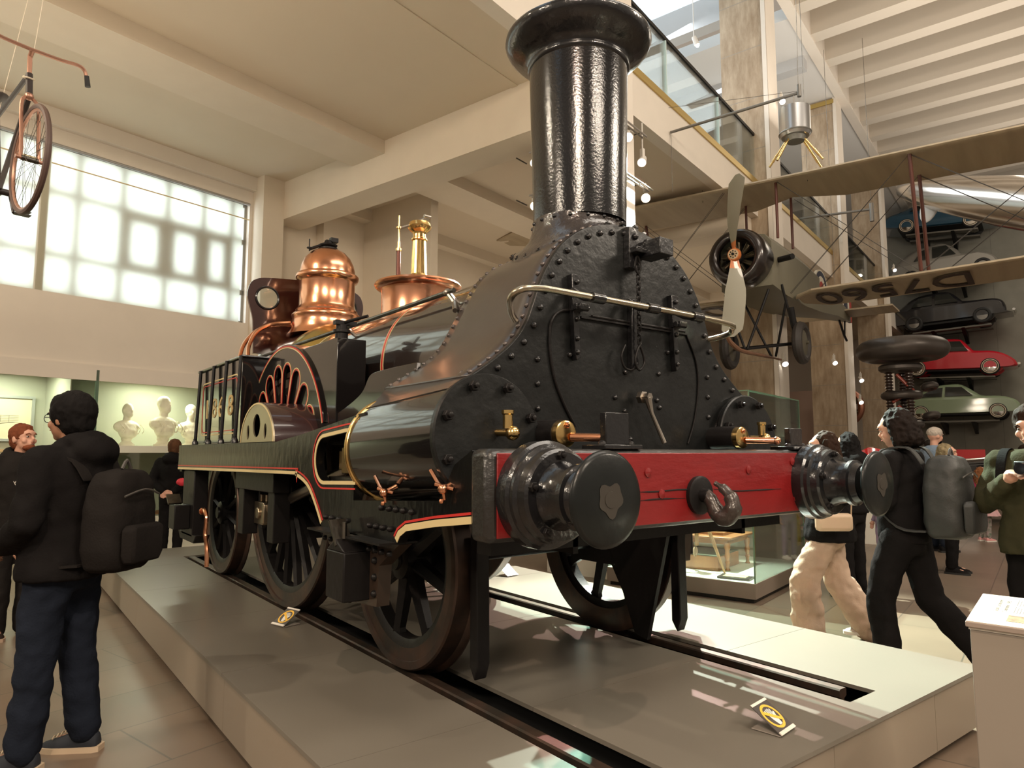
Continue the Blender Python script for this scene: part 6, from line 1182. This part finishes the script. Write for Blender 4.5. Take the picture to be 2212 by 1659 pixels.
# woman with pale trousers walking left
y4 = yawof(-RT * .95 + FW * .3)
L4 = Vector((5.62, 3.0, 0))
b4, V4, h4 = person(L4, y4, 1.72, 'person with long brown hair, glasses, black jacket and wide beige trousers behind the right buffer', dict(hair=hbrown, hstyle='long', hlen=.26, pants=beigec, top=blackc, bulk=.05, hem=.84, flare=.04, long=True, pr=(.115, .115, .135), fold=.018, shoes=mat('pale_trainer', (.5, .42, .36), .6), sole=whitep, vox=.008,
    legs=[[(-.09, 0, .92), (-.10, .22, .52), (-.10, .20, .10)], [(.09, 0, .92), (.10, -.06, .49), (.11, -.30, .14)]], arms=[[(-.19, 0, 1.42), (-.22, .0, 1.16), (-.12, .12, 1.22)], [(.19, 0, 1.42), (.23, -.04, 1.16), (.12, .10, 1.22)]]))
glasses(b4, h4)
o = empty('shoulder_bag', L4 - RT * .1 - FW * .30 + Vector((0, 0, 1.0)), yawof(-FW), 'small cream shoulder bag carried in front of the black jacket', 'bag'); m = M(); m.box(-.145, .145, -.04, .04, -.07, .07); put('bag_body', m, mat('cream_leather', (.62, .46, .32), .5), o, bevel=.03, ang=50); m = M(); m.tube([(-.14, 0, .05), (-.1, .12, .3), (.1, .2, .5)], .006); put('strap', m, mat('cream_leather', (.62, .46, .32)), o); m = M(); m.tube([(-.14, -.046, .01), (0, -.05, .02), (.14, -.046, .045)], .002); put('zip', m, mat('tan_zip', (.35, .22, .12), .5), o)
# tall person with rucksack walking left
y5 = yawof(-RT * .62 + FW * .78); L5 = Vector((5.15, 2.2, 0))
b5, V5, h5 = person(L5, y5, 1.85, 'person in black with shaggy dark hair walking left past the platform corner', dict(hair=hairm('dark_brown_hair', (.014, .009, .007)), hstyle='long', hlen=.12, hpitch=-14, pants=blackc, top=blackc, bulk=.03, hem=.88, pr=(.11, .09, .085), skin=skin, lean=(0, .06),
    legs=[[(-.09, 0, .92), (-.10, .14, .50), (-.10, .10, .09)], [(.09, 0, .92), (.10, -.10, .50), (.10, -.42, .16)]], arms=[[(-.20, 0, 1.42), (-.25, .0, 1.15), (-.13, .14, 1.26)], [(.20, 0, 1.42), (.25, 0, 1.15), (.13, .14, 1.26)]]))
bd5 = Vector((sin(-y5), cos(-y5), 0)); backpack(L5 - bd5 * .29 + Vector((0, 0, .98)), y5, 1.1, 'large dark grey rucksack on the back of the person walking left', mat('grey_nylon', (.030, .031, .029), .55, bump=.2, bscale=60), wd=.33, ht=.5, dp=.22)
# person with camera at the right edge
y6 = yawof(-RT * .86 - FW * .5); L6 = Vector((5.19, 1.42, 0))
b6, V6, h6 = person(L6, y6, 1.84, 'person in dark green sweatshirt holding a camera at the right edge', dict(hair=hbrown, hstyle='short', hpitch=-12, pants=blackc, top=greenc, bulk=.045, hem=.88, flare=.02, vox=.007, tfold=.016,
    arms=[[(-.19, 0, 1.42), (-.25, .05, 1.17), (-.22, .22, 1.33)], [(.19, 0, 1.42), (.26, .05, 1.17), (.05, .25, 1.31)]], hands=[((.5, .35, .6), (.75, .3, -.2), 48), ((-.5, .3, .5), (-.75, .3, -.2), 48)]))
o = empty('camera', L6, y6, 'black camera held in the hands of the person in green', 'camera'); m = M(); m.cbox(V6((-.075, .285, 1.385)), (.13, .055, .085)); put('camera_body', m, mat('camera_black', (.015, .015, .015), .4), o, bevel=.008); m = M(); m.cyl(V6((-.075, .30, 1.385)), V6((-.075, .38, 1.385)), .034); put('lens', m, mat('lens_black', (.01, .01, .012), .15, coat=1), o)
m = M(); P_ = [V6(v) for v in ((.13, -.10, 1.42), (.14, .02, 1.50), (.13, .13, 1.42), (.14, .15, 1.2))]; m.loft([[p + Vector((e * .025, 0, 0)) + Vector((0, f * .008, 0)) for e, f in ((-1, -1), (1, -1), (1, 1), (-1, 1))] for p in smooth(P_, 4)]); put('bag_strap', m, blackc, b6)
# figures further away
def small(loc, d, H, label, **k): k.setdefault('vox', .013); k.setdefault('cvox', .02); return person(Vector(loc), yawof(d), H, label, k)
small((7.45, 3.72, 0), -RT * .6 + FW, 1.76, 'person in black hooded coat seen from behind, just right of the long-haired person', hair=hblack, top=blackc, hood=True, pants=blackc, hstyle='long', hlen=.1, face=False, bulk=.04)
small((14.0, 4.66, 0), RT * .9 + FW * .2, 1.28, 'child in bright pink top and pale pink tutu, walking right', hair=hginger, top=pinkc, skirt=palepink, pants=mat('green_leggings', (.10, .14, .09), .8, c2=(.4, .3, .3), vscale=20), hscale=1.25, hstyle='long', hlen=.28, shoes=mat('pink_trainer', (.65, .3, .28), .5), sole=whitep, hem=.98, cvox=.022, pr=(.09, .07, .055))
small((9.75, 4.45, 0), -RT, 1.2, 'child in lilac leggings behind the person with the rucksack', hair=hbrown, top=lilac, pants=lilac, hscale=1.25, shoes=whitep, sole=whitep, hstyle='short', pr=(.09, .07, .055))
b9, V9, h9 = small((12.0, 4.62, 0), RT + FW * .1, 1.95, 'bearded person in a pale cap and blue shirt beneath the green car', hair=mat('pale_cap', (.42, .36, .30), .8), top=paleblue, pants=denim, hstyle='cap')
m = M(); m.ell(h9((0, .045, -.075)), (.055, .05, .045), 12); blob('beard', m, hblack, b9, vox=.01, sm=1)
small((10.0, 3.72, 0), RT * .5 - FW * .4, 1.66, 'person with grey-blond hair in a blue coat behind the rucksack', hair=hblond, top=bluec, pants=blackc, hstyle='long', hlen=.13, bulk=.05)
small((14.9, 4.25, 0), -FW, 1.68, 'dark haired person far away beside the black open car', hair=hbrown, top=blackc, pants=blackc, hstyle='short')
small((15.4, 3.9, 0), RT - FW, 1.66, 'person in dark red top far away beyond the open car', hair=hginger, top=clothm('dull_red_cloth', (.3, .03, .03)), pants=blackc, hstyle='short')
